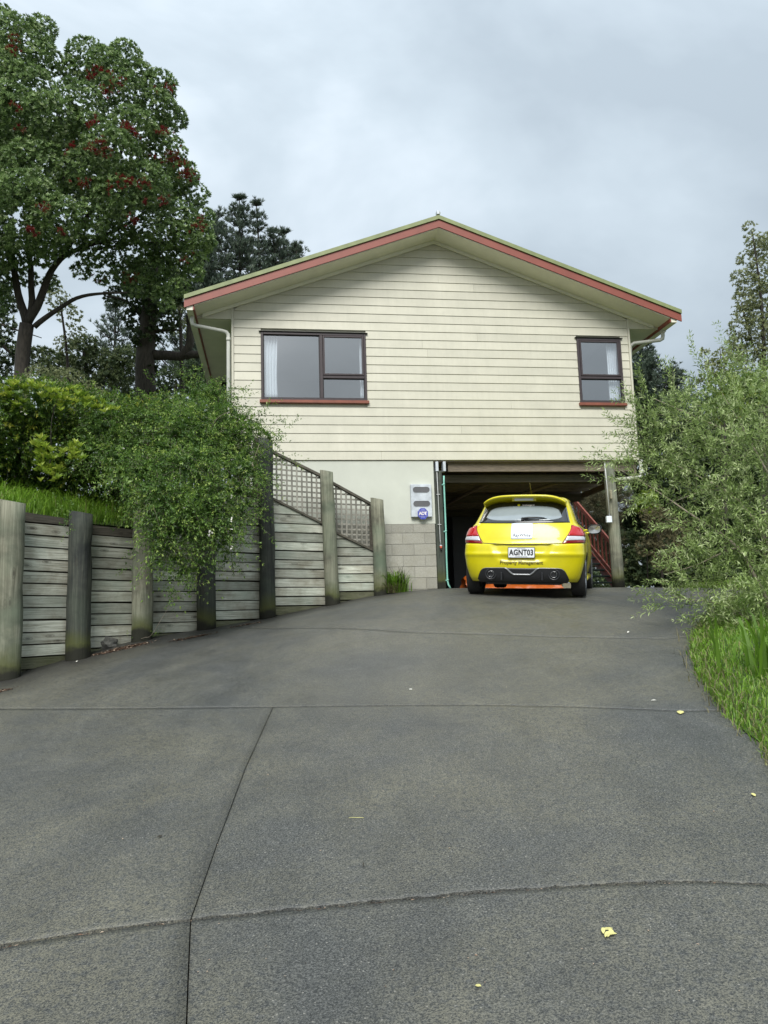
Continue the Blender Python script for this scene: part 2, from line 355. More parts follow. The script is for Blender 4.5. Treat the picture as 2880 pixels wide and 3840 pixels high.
def m_drive():
    m, nt, b = mat('dark_exposed_concrete')
    v = world_pos(nt)
    fine = noise(nt, v, 120, 4, 0.8); mid = noise(nt, v, 30, 5, 0.75); big = noise(nt, v, 0.55, 6, 0.62, 0.5); blot = noise(nt, v, 2.4, 6, 0.7)
    c = ramp(nt, fine, [(0.38, (0.018, 0.020, 0.021)), (0.5, (0.053, 0.057, 0.055)), (0.62, (0.135, 0.139, 0.134))])
    # stone specks
    vo = N(nt, 'ShaderNodeTexVoronoi'); vo.inputs['Scale'].default_value = 75; nt.links.new(v, vo.inputs['Vector'])
    sp = N(nt, 'ShaderNodeSeparateColor'); nt.links.new(vo.outputs['Color'], sp.inputs[0])
    pick = ramp(nt, sp.outputs[0], [(0.93, (0, 0, 0)), (0.95, (0.55, 0.55, 0.55))])
    near = ramp(nt, vo.outputs['Distance'], [(0.22, (1, 1, 1)), (0.34, (0, 0, 0))])
    c = mixc(nt, mixc(nt, 1.0, pick, near, 'MULTIPLY'), c, (0.36, 0.35, 0.31))
    # khaki lichen bloom, broken up by the grain
    msk = mixc(nt, 1.0, ramp(nt, big, [(0.38, (0.06, 0.06, 0.06)), (0.58, (1, 1, 1))]), ramp(nt, mid, [(0.36, (0, 0, 0)), (0.56, (1, 1, 1))]), 'MULTIPLY')
    msk = mixc(nt, 1.0, msk, ramp(nt, fine, [(0.42, (0.1, 0.1, 0.1)), (0.55, (0.8, 0.8, 0.8))]), 'MULTIPLY')
    c = mixc(nt, msk, c, (0.165, 0.157, 0.112))
    vs = world_pos(nt, (1.1, 0.28, 1)); st = noise(nt, vs, 3.2, 5, 0.6, 0.6)
    c = scale_col(nt, c, ramp(nt, st, [(0.3, (0.88, 0.88, 0.88)), (0.7, (1.10, 1.10, 1.10))]))
    c = scale_col(nt, c, ramp(nt, blot, [(0.3, (0.90, 0.90, 0.90)), (0.7, (1.08, 1.08, 1.08))]))
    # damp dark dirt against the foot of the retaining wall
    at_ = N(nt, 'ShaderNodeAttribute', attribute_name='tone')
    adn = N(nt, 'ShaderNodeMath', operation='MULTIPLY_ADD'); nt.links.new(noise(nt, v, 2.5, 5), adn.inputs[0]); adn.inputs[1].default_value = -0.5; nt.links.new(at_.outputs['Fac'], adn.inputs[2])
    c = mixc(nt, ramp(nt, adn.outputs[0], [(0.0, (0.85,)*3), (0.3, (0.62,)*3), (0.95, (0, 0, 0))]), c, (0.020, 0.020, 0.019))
    nt.links.new(c, b.inputs['Base Color'])
    rr = ramp(nt, blot, [(0.3, (0.42,)*3), (0.7, (0.60,)*3)]); nt.links.new(rr, b.inputs['Roughness']); b.inputs['Specular IOR Level'].default_value = 0.5
    bump(nt, b, fine, 0.55, 0.006)
    return m
M['drive'] = m_drive()
def m_glass():
    m, nt, b = mat('window_glass'); nt.nodes.remove(b)
    g = N(nt, 'ShaderNodeBsdfGlossy'); g.inputs['Roughness'].default_value = 0.015; g.inputs['Color'].default_value = (1, 1, 1, 1)
    t = N(nt, 'ShaderNodeBsdfTransparent'); t.inputs['Color'].default_value = (0.92, 0.94, 0.95, 1)
    f = N(nt, 'ShaderNodeFresnel'); f.inputs['IOR'].default_value = 4.0
    ge = N(nt, 'ShaderNodeNewGeometry'); iv = N(nt, 'ShaderNodeMath', operation='SUBTRACT'); iv.inputs[0].default_value = 1; nt.links.new(ge.outputs['Backfacing'], iv.inputs[1])
    ml = N(nt, 'ShaderNodeMath', operation='MULTIPLY'); nt.links.new(f.outputs[0], ml.inputs[0]); nt.links.new(iv.outputs[0], ml.inputs[1])
    mx = N(nt, 'ShaderNodeMixShader'); nt.links.new(ml.outputs[0], mx.inputs[0]); nt.links.new(t.outputs[0], mx.inputs[1]); nt.links.new(g.outputs[0], mx.inputs[2])
    nt.links.new(mx.outputs[0], nt.nodes['Material Output'].inputs[0]); return m
M['glass'] = m_glass()
def m_pbr(name, col, rough, metal=0, coat=0, spec=0.5, em=None):
    m, nt, b = mat(name); b.inputs['Base Color'].default_value = c4(col); b.inputs['Roughness'].default_value = rough
    b.inputs['Metallic'].default_value = metal; b.inputs['Coat Weight'].default_value = coat; b.inputs['Coat Roughness'].default_value = 0.04; b.inputs['Specular IOR Level'].default_value = spec
    n_ = noise(nt, world_pos(nt), 5, 4); lo = [c*0.93 for c in col]; hi = [min(1, c*1.06) for c in col]
    nt.links.new(ramp(nt, n_, [(0.3, lo), (0.7, hi)]), b.inputs['Base Color'])
    return m
M['carpaint'] = m_pbr('yellow_car_paint', (0.60, 0.535, 0.006), 0.30, 0, 0.5, 0.4)
M['carglass'] = m_pbr('dark_car_glass', (0.012, 0.013, 0.014), 0.05, 0, 0.5, 0.8)
M['rearpane'] = m_pbr('rear_screen_sky_grey', (0.24, 0.28, 0.30), 0.07, 0, 0.6, 0.9)  # sky reflection on the screen is put into this pale grey base
M['tyre'] = m_pbr('tyre_rubber', (0.014, 0.014, 0.014), 0.85)
M['rim'] = m_pbr('alloy_rim', (0.42, 0.43, 0.45), 0.3, 0.8)
M['chrome'] = m_pbr('polished_steel', (0.6, 0.6, 0.6), 0.15, 1.0)
M['satin'] = m_pbr('satin_silver_trim', (0.30, 0.31, 0.32), 0.3, 0.6)
M['carblack'] = m_pbr('black_bumper_plastic', (0.016, 0.017, 0.02), 0.38)
M['redlens'] = m_pbr('red_lens', (0.42, 0.008, 0.012), 0.08, 0, 1.0)
M['darkred'] = m_pbr('dark_red_lens', (0.19, 0.006, 0.010), 0.08, 0, 1.0)
M['clearlens'] = m_pbr('clear_lens', (0.55, 0.56, 0.60), 0.1, 0.2, 1.0)
M['white'] = m_pbr('white_vinyl', (0.72, 0.78, 0.86), 0.35)
M['plate'] = m_pbr('plate_white', (0.72, 0.75, 0.78), 0.35)
M['ink'] = m_pbr('black_ink', (0.01, 0.01, 0.012), 0.4)
M['olive_ink'] = m_pbr('dark_olive_lettering', (0.12, 0.10, 0.005), 0.4)
M['galv'] = simple('weathered_galvanised_steel', (0.50, 0.54, 0.58), 0.5, 0.20, 9, metal=0.25)
M['greypane'] = m_pbr('grey_plastic_pane', (0.11, 0.11, 0.115), 0.2)
M['blue'] = m_pbr('blue_sign', (0.035, 0.05, 0.36), 0.35)
M['signwhite'] = m_pbr('sign_lettering', (0.75, 0.70, 0.68), 0.4)
M['sign_pale'] = m_pbr('sign_border', (0.30, 0.32, 0.62), 0.4)
M['orange'] = simple('orange_tarpaulin', (0.62, 0.14, 0.02), 0.45, 0.15, 12, bmp=0.4)
M['paleblock'] = simple('pale_timber_block', (0.28, 0.26, 0.18), 0.8, 0.2, 12)
M['redwood'] = simple('red_stained_timber', (0.25, 0.065, 0.042), 0.6, 0.28, 9, bmp=0.3)
M['tread'] = simple('dark_green_tread', (0.02, 0.032, 0.028), 0.5, 0.2, 8)
M['plugred'] = m_pbr('orange_red_plastic', (0.55, 0.10, 0.05), 0.4)
M['haz'] = simple('pale_distant', (0.1, 0.12, 0.1), 1, 0.1, 1)

# ------------------------------------------------------------------ ground surface
PB = np.array([(-2.351, -3.841), (-1.742, -3.136), (-1.077, -2.446), (-0.283, -1.754), (0.598, -1.086), (1.654, -0.601), (2.491, -0.334)])   # retaining wall posts
PBZ = [-1.048, -0.876, -0.69, -0.575, -0.433, -0.243, -0.096]
gp = [(PB[i][0], PB[i][1], PBZ[i]) for i in range(7)] + [
 (4.27, -2.66, -0.248), (5.0, -2.76, -0.28), (3.55, -2.56, -0.22), (3.6, -0.3, -0.015), (3.6, 0.3, 0.0), (5.3, -0.39, -0.06), (6.9, 0, -0.06), (8.2, 0, -0.10),
 (5, 3, -0.03), (5, 8, -0.04), (9, 3, -0.12), (3.6, 3, 0), (9, 8, -0.12), (2.7, 0.1, -0.05),
 (0.68, -13.5, -2.06), (1.1, -10.5, -1.80), (1.5, -7.6, -1.30), (1.9, -5.1, -0.80), (2.1, -3.6, -0.47), (4.5, -8.0, -1.14), (5.9, -5.7, -0.70), (4.1, -10.9, -1.66),
 (-1.9, -10.1, -2.02), (-2.5, -7.0, -1.60), (-3.3, -13, -2.3), (4.6, -14, -1.98), (7.2, -3.4, -0.38), (7.6, -9, -1.15), (9, -5, -0.55), (-5, -9, -2.0), (-4, -5.5, -1.45)]
gp = np.array(gp)
def tps(r): return np.where(r > 1e-9, r*r*np.log(np.maximum(r, 1e-9)), 0)
def _fit():
    X = gp[:, :2]; n = len(X); Kk = tps(np.linalg.norm(X[:, None]-X[None], axis=2)) + 0.02*np.eye(n)
    P_ = np.hstack([np.ones((n, 1)), X]); A = np.block([[Kk, P_], [P_.T, np.zeros((3, 3))]])
    return np.linalg.solve(A, np.concatenate([gp[:, 2], [0, 0, 0]]))
GW = _fit()
def gz(x, y):
    x = np.clip(np.asarray(x, float), -5.5, 10); y = np.clip(np.asarray(y, float), -15, 9)
    sh = x.shape; Q = np.stack([x.ravel(), y.ravel()], 1)
    Kk = tps(np.linalg.norm(Q[:, None]-gp[None, :, :2], axis=2))
    return (Kk @ GW[:-3] + GW[-3] + Q @ GW[-2:]).reshape(sh)
def gz1(x, y): return float(gz(np.array([x]), np.array([y]))[0])
def ghit(x, y):
    r = ray(x*K, y*K); ts = np.linspace(1.5, 22, 420); P = CAM + ts[:, None]*r
    h = P[:, 2]-gz(P[:, 0], P[:, 1]); i = np.argmax(h < 0)
    if not (h < 0).any(): i = int(np.argmin(h)); return P[i][:2]
    t = ts[i-1] + (ts[i]-ts[i-1])*h[i-1]/(h[i-1]-h[i]) if i > 0 else ts[0]
    return (CAM+t*r)[:2]
# wide terrain under everything
def terrain():
    xs = np.unique(np.concatenate([[-600, -300, -120, -60, -30, -15], np.arange(-10, 16, 0.6), [18, 25, 40, 80, 160, 350, 700]]))
    ys = np.unique(np.concatenate([[-400, -200, -80, -40, -25], np.arange(-18, 14, 0.6), [16, 22, 35, 60, 120, 300, 700]]))
    X, Y = np.meshgrid(xs, ys); Z = gz(X, Y)-0.045
    far = np.maximum(0, Y-14); Z = Z - 0.05*np.minimum(far, 60)
    V = np.stack([X.ravel(), Y.ravel(), Z.ravel()], 1); nx = len(xs); ny = len(ys)
    i, j = np.meshgrid(np.arange(nx-1), np.arange(ny-1)); a_ = (j*nx+i).ravel()
    o = new_obj('ground', mesh_np('ground', V, np.stack([a_, a_+1, a_+1+nx, a_+nx], 1), True), None, M['soil'])
    tag(o, 'dark soil ground under the drive and the house', None, None, 'structure')
terrain()

# ------------------------------------------------------------------ driveway slabs
def resample(P, n):
    P = np.asarray(P, float); s = np.concatenate([[0], np.cumsum(np.linalg.norm(np.diff(P, axis=0), axis=1))]); t = np.linspace(0, s[-1], n)
    return np.stack([np.interp(t, s, P[:, k]) for k in range(P.shape[1])], 1)
def gh(pts): return np.array([ghit(*p) for p in pts])
J1L = gh([(-420, 2075), (-150, 2060), (0, 2045), (90, 2030), (180, 2015), (300, 2000), (412, 1986)])
J1R = gh([(412, 1986), (500, 1979), (600, 1968), (720, 1957), (830, 1945), (940, 1937), (1050, 1925), (1180, 1918), (1300, 1910), (1450, 1905), (1560, 1906), (1659, 1912), (1950, 1925), (2150, 1938)])
J1L = np.vstack([J1L[:1]+np.array([(-6.0, -1.2)]), J1L])
J2L = np.vstack([[(-5.2, -6.3)], gh([(-250, 1535), (0, 1531), (300, 1530), (590, 1527)])])
J2R = gh([(590, 1527), (830, 1524), (1050, 1523), (1250, 1527), (1480, 1536), (1572, 1534)])
wallfoot = np.array([(-5.2, -6.1), (-3.6, -4.9)] + [tuple(p) for p in PB])
nrm_off = []
def wall_back(p, i):
    a_ = wallfoot[max(i-1, 0)]; b_ = wallfoot[min(i+1, len(wallfoot)-1)]; t = (b_-a_)/np.linalg.norm(b_-a_); return p + np.array([-t[1], t[0]])*0.16
WB = np.array([wall_back(wallfoot[i], i) for i in range(len(wallfoot))])     # line of the boards behind the posts
J3 = np.vstack([[WB[5]+0.1*(WB[6]-WB[5])], gh([(600, 1358), (880, 1366), (1200, 1376), (1440, 1380), (1506, 1374)])])
J4 = np.array([(2.72, -0.40), (4.0, -0.95), (5.4, -1.35), (7.0, -1.5), (8.4, -1.4)])
edgeR = gh([(2150, 2700), (1950, 2250), (1800, 1850), (1659, 1612), (1607, 1573), (1572, 1534)])
edgeR2 = gh([(1572, 1534), (1540, 1490), (1515, 1450), (1503, 1410), (1506, 1374)])
edgeR3 = np.vstack([gh([(1506, 1374), (1531, 1342)]), [(8.1, -2.2), (8.4, -1.4)]])
V1 = gh([(403, 2212), (407, 2100), (412, 1986)]); V2 = gh([(412, 1986), (470, 1820), (530, 1660), (590, 1527)])
V0 = np.vstack([[V1[0] + (V1[0]-V1[2])*4], V1]);
def coons(C0, C1, D0, D1, nu, nv):
    C0, C1, D0, D1 = resample(C0, nu), resample(C1, nu), resample(D0, nv), resample(D1, nv)
    u = np.linspace(0, 1, nu)[None, :, None]; v = np.linspace(0, 1, nv)[:, None, None]
    S = (1-v)*C0[None] + v*C1[None] + (1-u)*D0[:, None] + u*D1[:, None]
    S -= (1-u)*(1-v)*C0[0] + u*(1-v)*C0[-1] + (1-u)*v*C1[0] + u*v*C1[-1]
    return S
def wall_dist(X, Y):
    d = np.full(X.shape, 9.0)
    for a_, b_ in zip(WB[:-1], WB[1:]):
        e_ = b_-a_; t = np.clip(((X-a_[0])*e_[0]+(Y-a_[1])*e_[1])/(e_@e_), 0, 1)
        d = np.minimum(d, np.hypot(X-a_[0]-t*e_[0], Y-a_[1]-t*e_[1]))
    return d
def slab(C0, C1, D0, D1, root, nu=60, nv=50, gap=(0.003,)*4, rag=0.0):
    S = coons(C0, C1, D0, D1, nu, nv); S = S.copy()
    # shrink from the neighbours to leave an open joint
    def shift(row, inner, g):
        d = inner-row; L_ = np.linalg.norm(d, axis=-1, keepdims=True); return row + d/np.maximum(L_, 1e-6)*g
    def ragg(n): return (1 + rag*np.interp(np.arange(n), np.arange(0, n+3, 1), rng.uniform(-1, 1, n+3))[:, None])
    S[0] = shift(S[0], S[1], gap[0]*ragg(nu)); S[-1] = shift(S[-1], S[-2], gap[1]*ragg(nu))
    S[:, 0] = shift(S[:, 0], S[:, 1], gap[2]); S[:, -1] = shift(S[:, -1], S[:, -2], gap[3])
    X, Y = S[..., 0], S[..., 1]; Z = gz(X, Y)
    # rounded arris: ring
    V = np.stack([X, Y, Z], -1).reshape(-1, 3); idx = np.arange(nu*nv).reshape(nv, nu)
    F = np.stack([idx[:-1, :-1], idx[:-1, 1:], idx[1:, 1:], idx[1:, :-1]], -1).reshape(-1, 4)
    ring = np.concatenate([idx[0, :], idx[1:, -1], idx[-1, -2::-1], idx[-2:0:-1, 0]])
    nb = len(ring); low = V[ring].copy(); low[:, 2] -= 0.042; V = np.vstack([V, low]); li = np.arange(nu*nv, nu*nv+nb)
    F2 = np.stack([ring, li, np.roll(li, -1), np.roll(ring, -1)], 1)
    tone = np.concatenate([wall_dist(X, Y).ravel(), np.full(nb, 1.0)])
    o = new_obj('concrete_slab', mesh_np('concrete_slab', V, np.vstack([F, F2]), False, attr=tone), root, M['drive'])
    p = np.zeros(len(o.data.polygons), dtype=bool); p[:len(F)] = True; o.data.polygons.foreach_set('use_smooth', p)
    return o
drive = bpy.data.objects.new('driveway', None); COL.objects.link(drive); tag(drive, 'dark exposed aggregate concrete drive climbing to the carport', None, None, 'structure')
lowL = np.array([V0[0]+(-9, -0.6), V0[0]]); lowR = np.array([V0[0], V0[0]+(6.5, -0.5)])
slab(lowL, J1L, np.array([lowL[0], J1L[0]]), V0, drive, 60, 70, (0, 0.012, 0, 0.0028), 0.9)
slab(lowR, J1R, V0, np.array([lowR[-1], J1R[-1]]), drive, 120, 70, (0, 0.012, 0.0028, 0), 0.9)
slab(J1L, J2L, np.array([J1L[0], J2L[0]]), V2, drive, 60, 60, (0.012, 0.004, 0, 0.0028), 0.9)
slab(J1R, J2R, V2, np.vstack([[J1R[-1]], edgeR[2:]]), drive, 120, 60, (0.012, 0.004, 0.0028, 0), 0.9)
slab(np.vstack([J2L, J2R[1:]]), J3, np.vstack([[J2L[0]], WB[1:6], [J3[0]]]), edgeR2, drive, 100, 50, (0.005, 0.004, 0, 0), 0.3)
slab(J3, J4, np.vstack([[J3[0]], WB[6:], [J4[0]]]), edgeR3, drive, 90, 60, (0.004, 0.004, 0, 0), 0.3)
slab(J4, np.array([(2.72, 7.2), (9.0, 7.2)]), np.array([J4[0], (2.72, 7.2)]), np.array([J4[-1], (8.9, 3), (9.0, 7.2)]), drive, 60, 60, (0.004, 0, 0, 0), 0.3)
# debris packed in the wide lower joint
def joint_fill():
    P = resample(np.vstack([J1L, J1R[1:]]), 900); V = []; T = []
    n = 2600; t = rng.uniform(0, len(P)-1.01, n); i = t.astype(int); f = (t-i)[:, None]
    q = P[i]*(1-f)+P[i+1]*f + rng.normal(0, 0.006, (n, 2))
    return q
# ------------------------------------------------------------------ foliage toolkit
def unit(v): return v/np.maximum(np.linalg.norm(v, axis=-1, keepdims=True), 1e-9)
def leaf_arrays(P, D, L_, W_, tone, fold=0.18, up=None):
    n = len(P); D = unit(D)
    U_ = np.tile([0, 0, 1.0], (n, 1)) + rng.normal(0, 0.45, (n, 3)) if up is None else up
    S = unit(np.cross(D, U_)); Nn = np.cross(S, D)
    L_ = np.broadcast_to(np.asarray(L_, float).reshape(-1, 1), (n, 1)); W_ = np.broadcast_to(np.asarray(W_, float).reshape(-1, 1), (n, 1))
    a_ = P; b_ = P + D*L_*0.48 + S*W_*0.5 + Nn*W_*fold; c_ = P + D*L_ - Nn*L_*0.10; d_ = P + D*L_*0.48 - S*W_*0.5 + Nn*W_*fold
    V = np.stack([a_, b_, c_, d_], 1).reshape(-1, 3)
    i = np.arange(n)*4; F = np.concatenate([np.stack([i, i+1, i+2], 1), np.stack([i, i+2, i+3], 1)])
    return V, F, np.repeat(tone, 4)
def prism_arrays(A, B, ra, rb):
    """thin three-sided stems from A to B"""
    n = len(A); D = unit(B-A); U_ = np.where(np.abs(D[:, 2:3]) > 0.9, [1.0, 0, 0], [0, 0, 1.0]); S = unit(np.cross(D, U_)); T = np.cross(S, D)
    V = []
    for P, r in ((A, ra), (B, rb)):
        r = np.broadcast_to(np.asarray(r, float).reshape(-1, 1), (n, 1))
        for k in range(3):
            an = 2*math.pi*k/3; V.append(P + (S*math.cos(an)+T*math.sin(an))*r)
    V = np.stack(V, 1).reshape(-1, 3); i = np.arange(n)*6; F = []
    for k in range(3):
        k2 = (k+1) % 3; F += [np.stack([i+k, i+k2, i+3+k2], 1), np.stack([i+k, i+3+k2, i+3+k], 1)]
    return V, np.concatenate(F)
def join(parts):
    V = []; F = []; T = []; b = 0
    for v, f, t in parts: V.append(v); F.append(f+b); T.append(t); b += len(v)
    return np.vstack(V), np.vstack(F), np.concatenate(T)
def leaves_obj(name, parts, material, root, stuff=True):
    V, F, T = join(parts); loc = np.array(root.location) if root is not None else np.zeros(3)
    o = new_obj(name, mesh_np(name, V-loc, F, False, attr=T), root, material)
    if stuff: o['kind'] = 'stuff'
    return o
def shell(clumps, dens, inner=0.25, keep=0.72, flat=0.8):
    """points on lumpy crown made of ellipsoids (c, r); dens points per square metre; returns P, outward dir"""
    C = np.array([c for c, r in clumps]); R_ = np.array([r for c, r in clumps]); Ps = []; Ds = []
    for k in range(len(C)):
        n = int(4*math.pi*R_[k]**2*dens); d = unit(rng.normal(0, 1, (n, 3))); rr = R_[k]*(1 - np.abs(rng.normal(0, 0.10, (n, 1))))
        bump_ = 1 + 0.10*np.sin(d[:, :1]*7+k) * np.sin(d[:, 1:2]*6+2*k)*np.sin(d[:, 2:3]*8+k)
        ins = rng.random((n, 1)) < inner; rr = np.where(ins, rr*rng.uniform(0.5, 0.95, (n, 1)), rr)
        P = C[k] + d*rr*bump_*np.array([1, 1, flat]); 
        dist = np.linalg.norm((P[:, None]-C[None])/np.array([1, 1, flat]), axis=2)/R_[None]; dist[:, k] = 9
        ok = dist.min(axis=1) > keep*0.9
        Ps.append(P[ok]); Ds.append(d[ok])
    return np.vstack(Ps), np.vstack(Ds)
def rosettes(P, D, k, L_, W_, tone_fn, spread=0.9, jit=0.25, upw=0.5):
    n = len(P); A = unit(D + np.array([0, 0, upw]) + rng.normal(0, jit, (n, 3)))
    U_ = unit(np.cross(A, rng.normal(0, 1, (n, 3)))); W2 = np.cross(A, U_)
    tone = np.clip(tone_fn(n), 0, 1); out = []
    for j in range(k):
        an = 2*math.pi*(j+0.5*rng.random(n))/k; rad = U_*np.cos(an)[:, None]+W2*np.sin(an)[:, None]
        sp = spread*rng.uniform(0.5, 1.3, (n, 1)); Dl = unit(A + rad*sp)
        ll = L_*rng.uniform(0.7, 1.25, n)
        out.append(leaf_arrays(P + A*0.01*j*0, Dl, ll, W_*ll/L_, np.clip(tone+rng.normal(0, 0.08, n), 0, 1), up=A+rng.normal(0, .2, (n, 3))))
    return out
def twigs(P, D, tl, nl, L_, W_, tone_fn, stem_r=0.0025, droop=0.0, spread=0.9, tipw=0.25, stems=True):
    """curved twigs with leaf pairs; returns leaf parts, stem parts"""
    n = len(P); D = unit(D); tl = tl*rng.uniform(0.6, 1.35, (n, 1)); bend = unit(rng.normal(0, 1, (n, 3)))*0.35 + np.array([0, 0, -droop])
    tone = tone_fn(n); out = []; st = []; prev = P
    side0 = unit(np.cross(D, rng.normal(0, 1, (n, 3))))
    for j in range(1, nl+1):
        t = j/nl; Q = P + D*tl*t + bend*tl*t*t*0.5; T = unit(D + bend*t)
        if stems: st.append(prism_arrays(prev, Q, stem_r*(1.1-0.8*(t-1/nl)), stem_r*(1.1-0.8*t)))
        prev = Q
        s_ = unit(side0 - T*np.sum(side0*T, 1, keepdims=True)); b_ = np.cross(T, s_)
        an = (j % 2)*math.pi/2 + rng.normal(0, 0.4, (n, 1)); s2 = s_*np.cos(an)+b_*np.sin(an)
        sc_ = (1-0.45*abs(t-0.55)*1.3)
        for sg in (1, -1):
            Dl = unit(T*rng.uniform(0.5, 1.1, (n, 1)) + s2*sg*spread)
            ll = L_*rng.uniform(0.7, 1.2, n)*sc_
            out.append(leaf_arrays(Q, Dl, ll, W_*ll/L_, np.clip(tone+rng.normal(0, 0.10, n)+tipw*(t-0.5), 0, 1)))
    out.append(leaf_arrays(prev, unit(D+bend), L_*np.ones(n)*0.9, W_*0.8, np.clip(tone+tipw*0.6, 0, 1)))
    return out, [(v, f, np.zeros(len(v))) for v, f in st]
def tone(mu, sd): return lambda n: rng.normal(mu, sd, n)
def limb(mb, pts, r0, r1, n=8, wob=0.0, seg=4):
    P = np.array(pts, float); P = resample(P, (len(P)-1)*seg+1)
    if wob: P[1:-1] += rng.normal(0, wob, P[1:-1].shape)
    # smooth
    for _ in range(2): P[1:-1] = 0.5*P[1:-1]+0.25*(P[:-2]+P[2:])
    R_ = [r0+(r1-r0)*i/(len(P)-1) for i in range(len(P))]; mb.tube(P, R_, n)

# ------------------------------------------------------------------ timber retaining wall
# posts: plan position, height of top, radius at foot and head, material, lean
POSTS = [(0, 1.010, .150, .140, 'post_a', 'round grey retaining wall post cut by the left edge of the photo'),
         (1, 0.975, .152, .142, 'post_b', 'round near-black retaining wall post beside the mossy rock'),
         (2, 1.200, .140, .130, 'post_a', 'greenish grey round post with vine hanging over its top'),
         (3, 2.455, .135, .125, 'post_b', 'dark round post mostly hidden by the hanging jasmine vine'),
         (4, 2.420, .130, .115, 'post_b', 'tallest bare dark round post at the upper end of the lattice'),
         (5, 1.985, .125, .110, 'post_a', 'leaning grey round post between the two lattice panels'),
         (6, 1.550, .118, .108, 'post_a', 'shortest round post at the foot of the lattice beside the block wall')]
LEAN = [(0, -.02), (.0, -.02), (0, -.02), (0, -.04), (-.02, -.03), (-.075, -.03), (-.035, -.03)]
P0 = np.array([-3.30, -4.75])
def post(pos, zt, r0, r1, mt, label, lean, foot):
    t = thing('retaining_post', label, 'post', (pos[0], pos[1], foot), group='round posts of the retaining wall')
    mb = MB(); h = zt-foot; n = 9; P = []; R_ = []
    for i in range(n+1):
        f = i/n; P.append((lean[0]*f+rng.normal(0, .003), lean[1]*f+rng.normal(0, .003), -0.25+(h+0.25)*f)); R_.append((r0+(r1-r0)*f)*(1+rng.normal(0, .022)))
    # weathered sloping sawn top, and a vertical split down one side
    mb.tube(P, R_, 26)
    v = mb.v; nr = 26; top = len(v)-nr
    for k in range(nr):
        x, y, z = v[top+k]; v[top+k] = (x, y, z + 0.18*(-(x-P[-1][0])*1.1+(y-P[-1][1])*0.6) - 0.010)
    ph_ = rng.uniform(0, 6.28, 3); sp1, sp2 = int(rng.integers(15, 19)), int(rng.integers(20, 24))
    for ring in range(n+1):
        for k in range(nr):
            x, y, z = v[ring*nr+k]; c = P[ring]; an = 2*math.pi*k/nr
            q = 1+.022*math.sin(2*an+ph_[0])+.014*math.sin(3*an+ph_[1]+ring*.25)+.008*math.sin(7*an+ph_[2]+ring*1.1)
            if k == sp1 and ring > 3: q *= .93
            if k == sp2 and ring < 7: q *= .94
            v[ring*nr+k] = (c[0]+(x-c[0])*q, c[1]+(y-c[1])*q, z)
    mb.build('post_body', M[mt], t)
    return t
for i, (k, zt, r0, r1, mt, lb) in enumerate(POSTS):
    post(PB[k], zt, r0, r1, mt, lb, LEAN[i], PBZ[k])
PM = np.array([-5.2, -6.1])
post(PM, 0.88, .15, .14, 'post_b', 'dark round retaining wall post furthest beyond the left edge', (0, 0), gz1(*PM))
post(P0, 0.95, .15, .14, 'post_a', 'round grey retaining wall post next beyond the left edge', (0, 0), gz1(*P0))

def clip_poly(poly, a_, b_, keep_below=True):
    """clip polygon (s,z) by the line z = a + b*s"""
    out = []; n = len(poly)
    f = lambda p: (a_+b_*p[0]-p[1])*(1 if keep_below else -1)
    for i in range(n):
        p, q = poly[i], poly[(i+1) % n]; fp, fq = f(p), f(q)
        if fp >= 0: out.append(p)
        if (fp >= 0) != (fq >= 0):
            t = fp/(fp-fq); out.append((p[0]+(q[0]-p[0])*t, p[1]+(q[1]-p[1])*t))
    return out
wall = thing('retaining_wall', 'stepped retaining wall of weathered horizontal boards along the left of the drive', 'retaining wall', (PB[3][0], PB[3][1], PBZ[3]))
WL = np.array(wall.location)
def frame(A, B, off=0.15):
    A, B = np.array(A), np.array(B); e_ = (B-A); L_ = np.linalg.norm(e_); e_ /= L_; nn = np.array([-e_[1], e_[0]]); return A+nn*off, e_, nn, L_
def panel_piece(name, poly, A, e_, depth, th, mt, root, b=0.0):
    """polygon in (s,z) given in the bay frame, as an object whose local x runs along the bay"""
    if len(poly) < 3: return None
    s0 = min(p[0] for p in poly); z0 = min(p[1] for p in poly)
    mb = MB(); pl = [(p[0]-s0, p[1]-z0) for p in poly]
    mb.prism(pl, 1, 0, th)
    rl = np.array(root.location); nn = np.array([-e_[1], e_[0]])
    base = A + e_*s0 + nn*depth
    o = mb.build(name, mt, root, (base[0]-rl[0], base[1]-rl[1], z0-rl[2]), math.atan2(e_[1], e_[0]))
    return o
bays = [  # from post, to post, top z at both ends, slope-topped
    (None, 0, 0.90, 0.93), (0, 1, 0.945, 0.905), (1, 2, 0.86, 0.84), (2, 3, 0.95, 1.02), (3, 4, 1.60, 1.62), (4, 5, 1.56, 1.07), (5, 6, 1.04, 0.64)]
PH = 0.1475
bayinfo = {}
bays.append((-2, None, 0.80, 0.87))
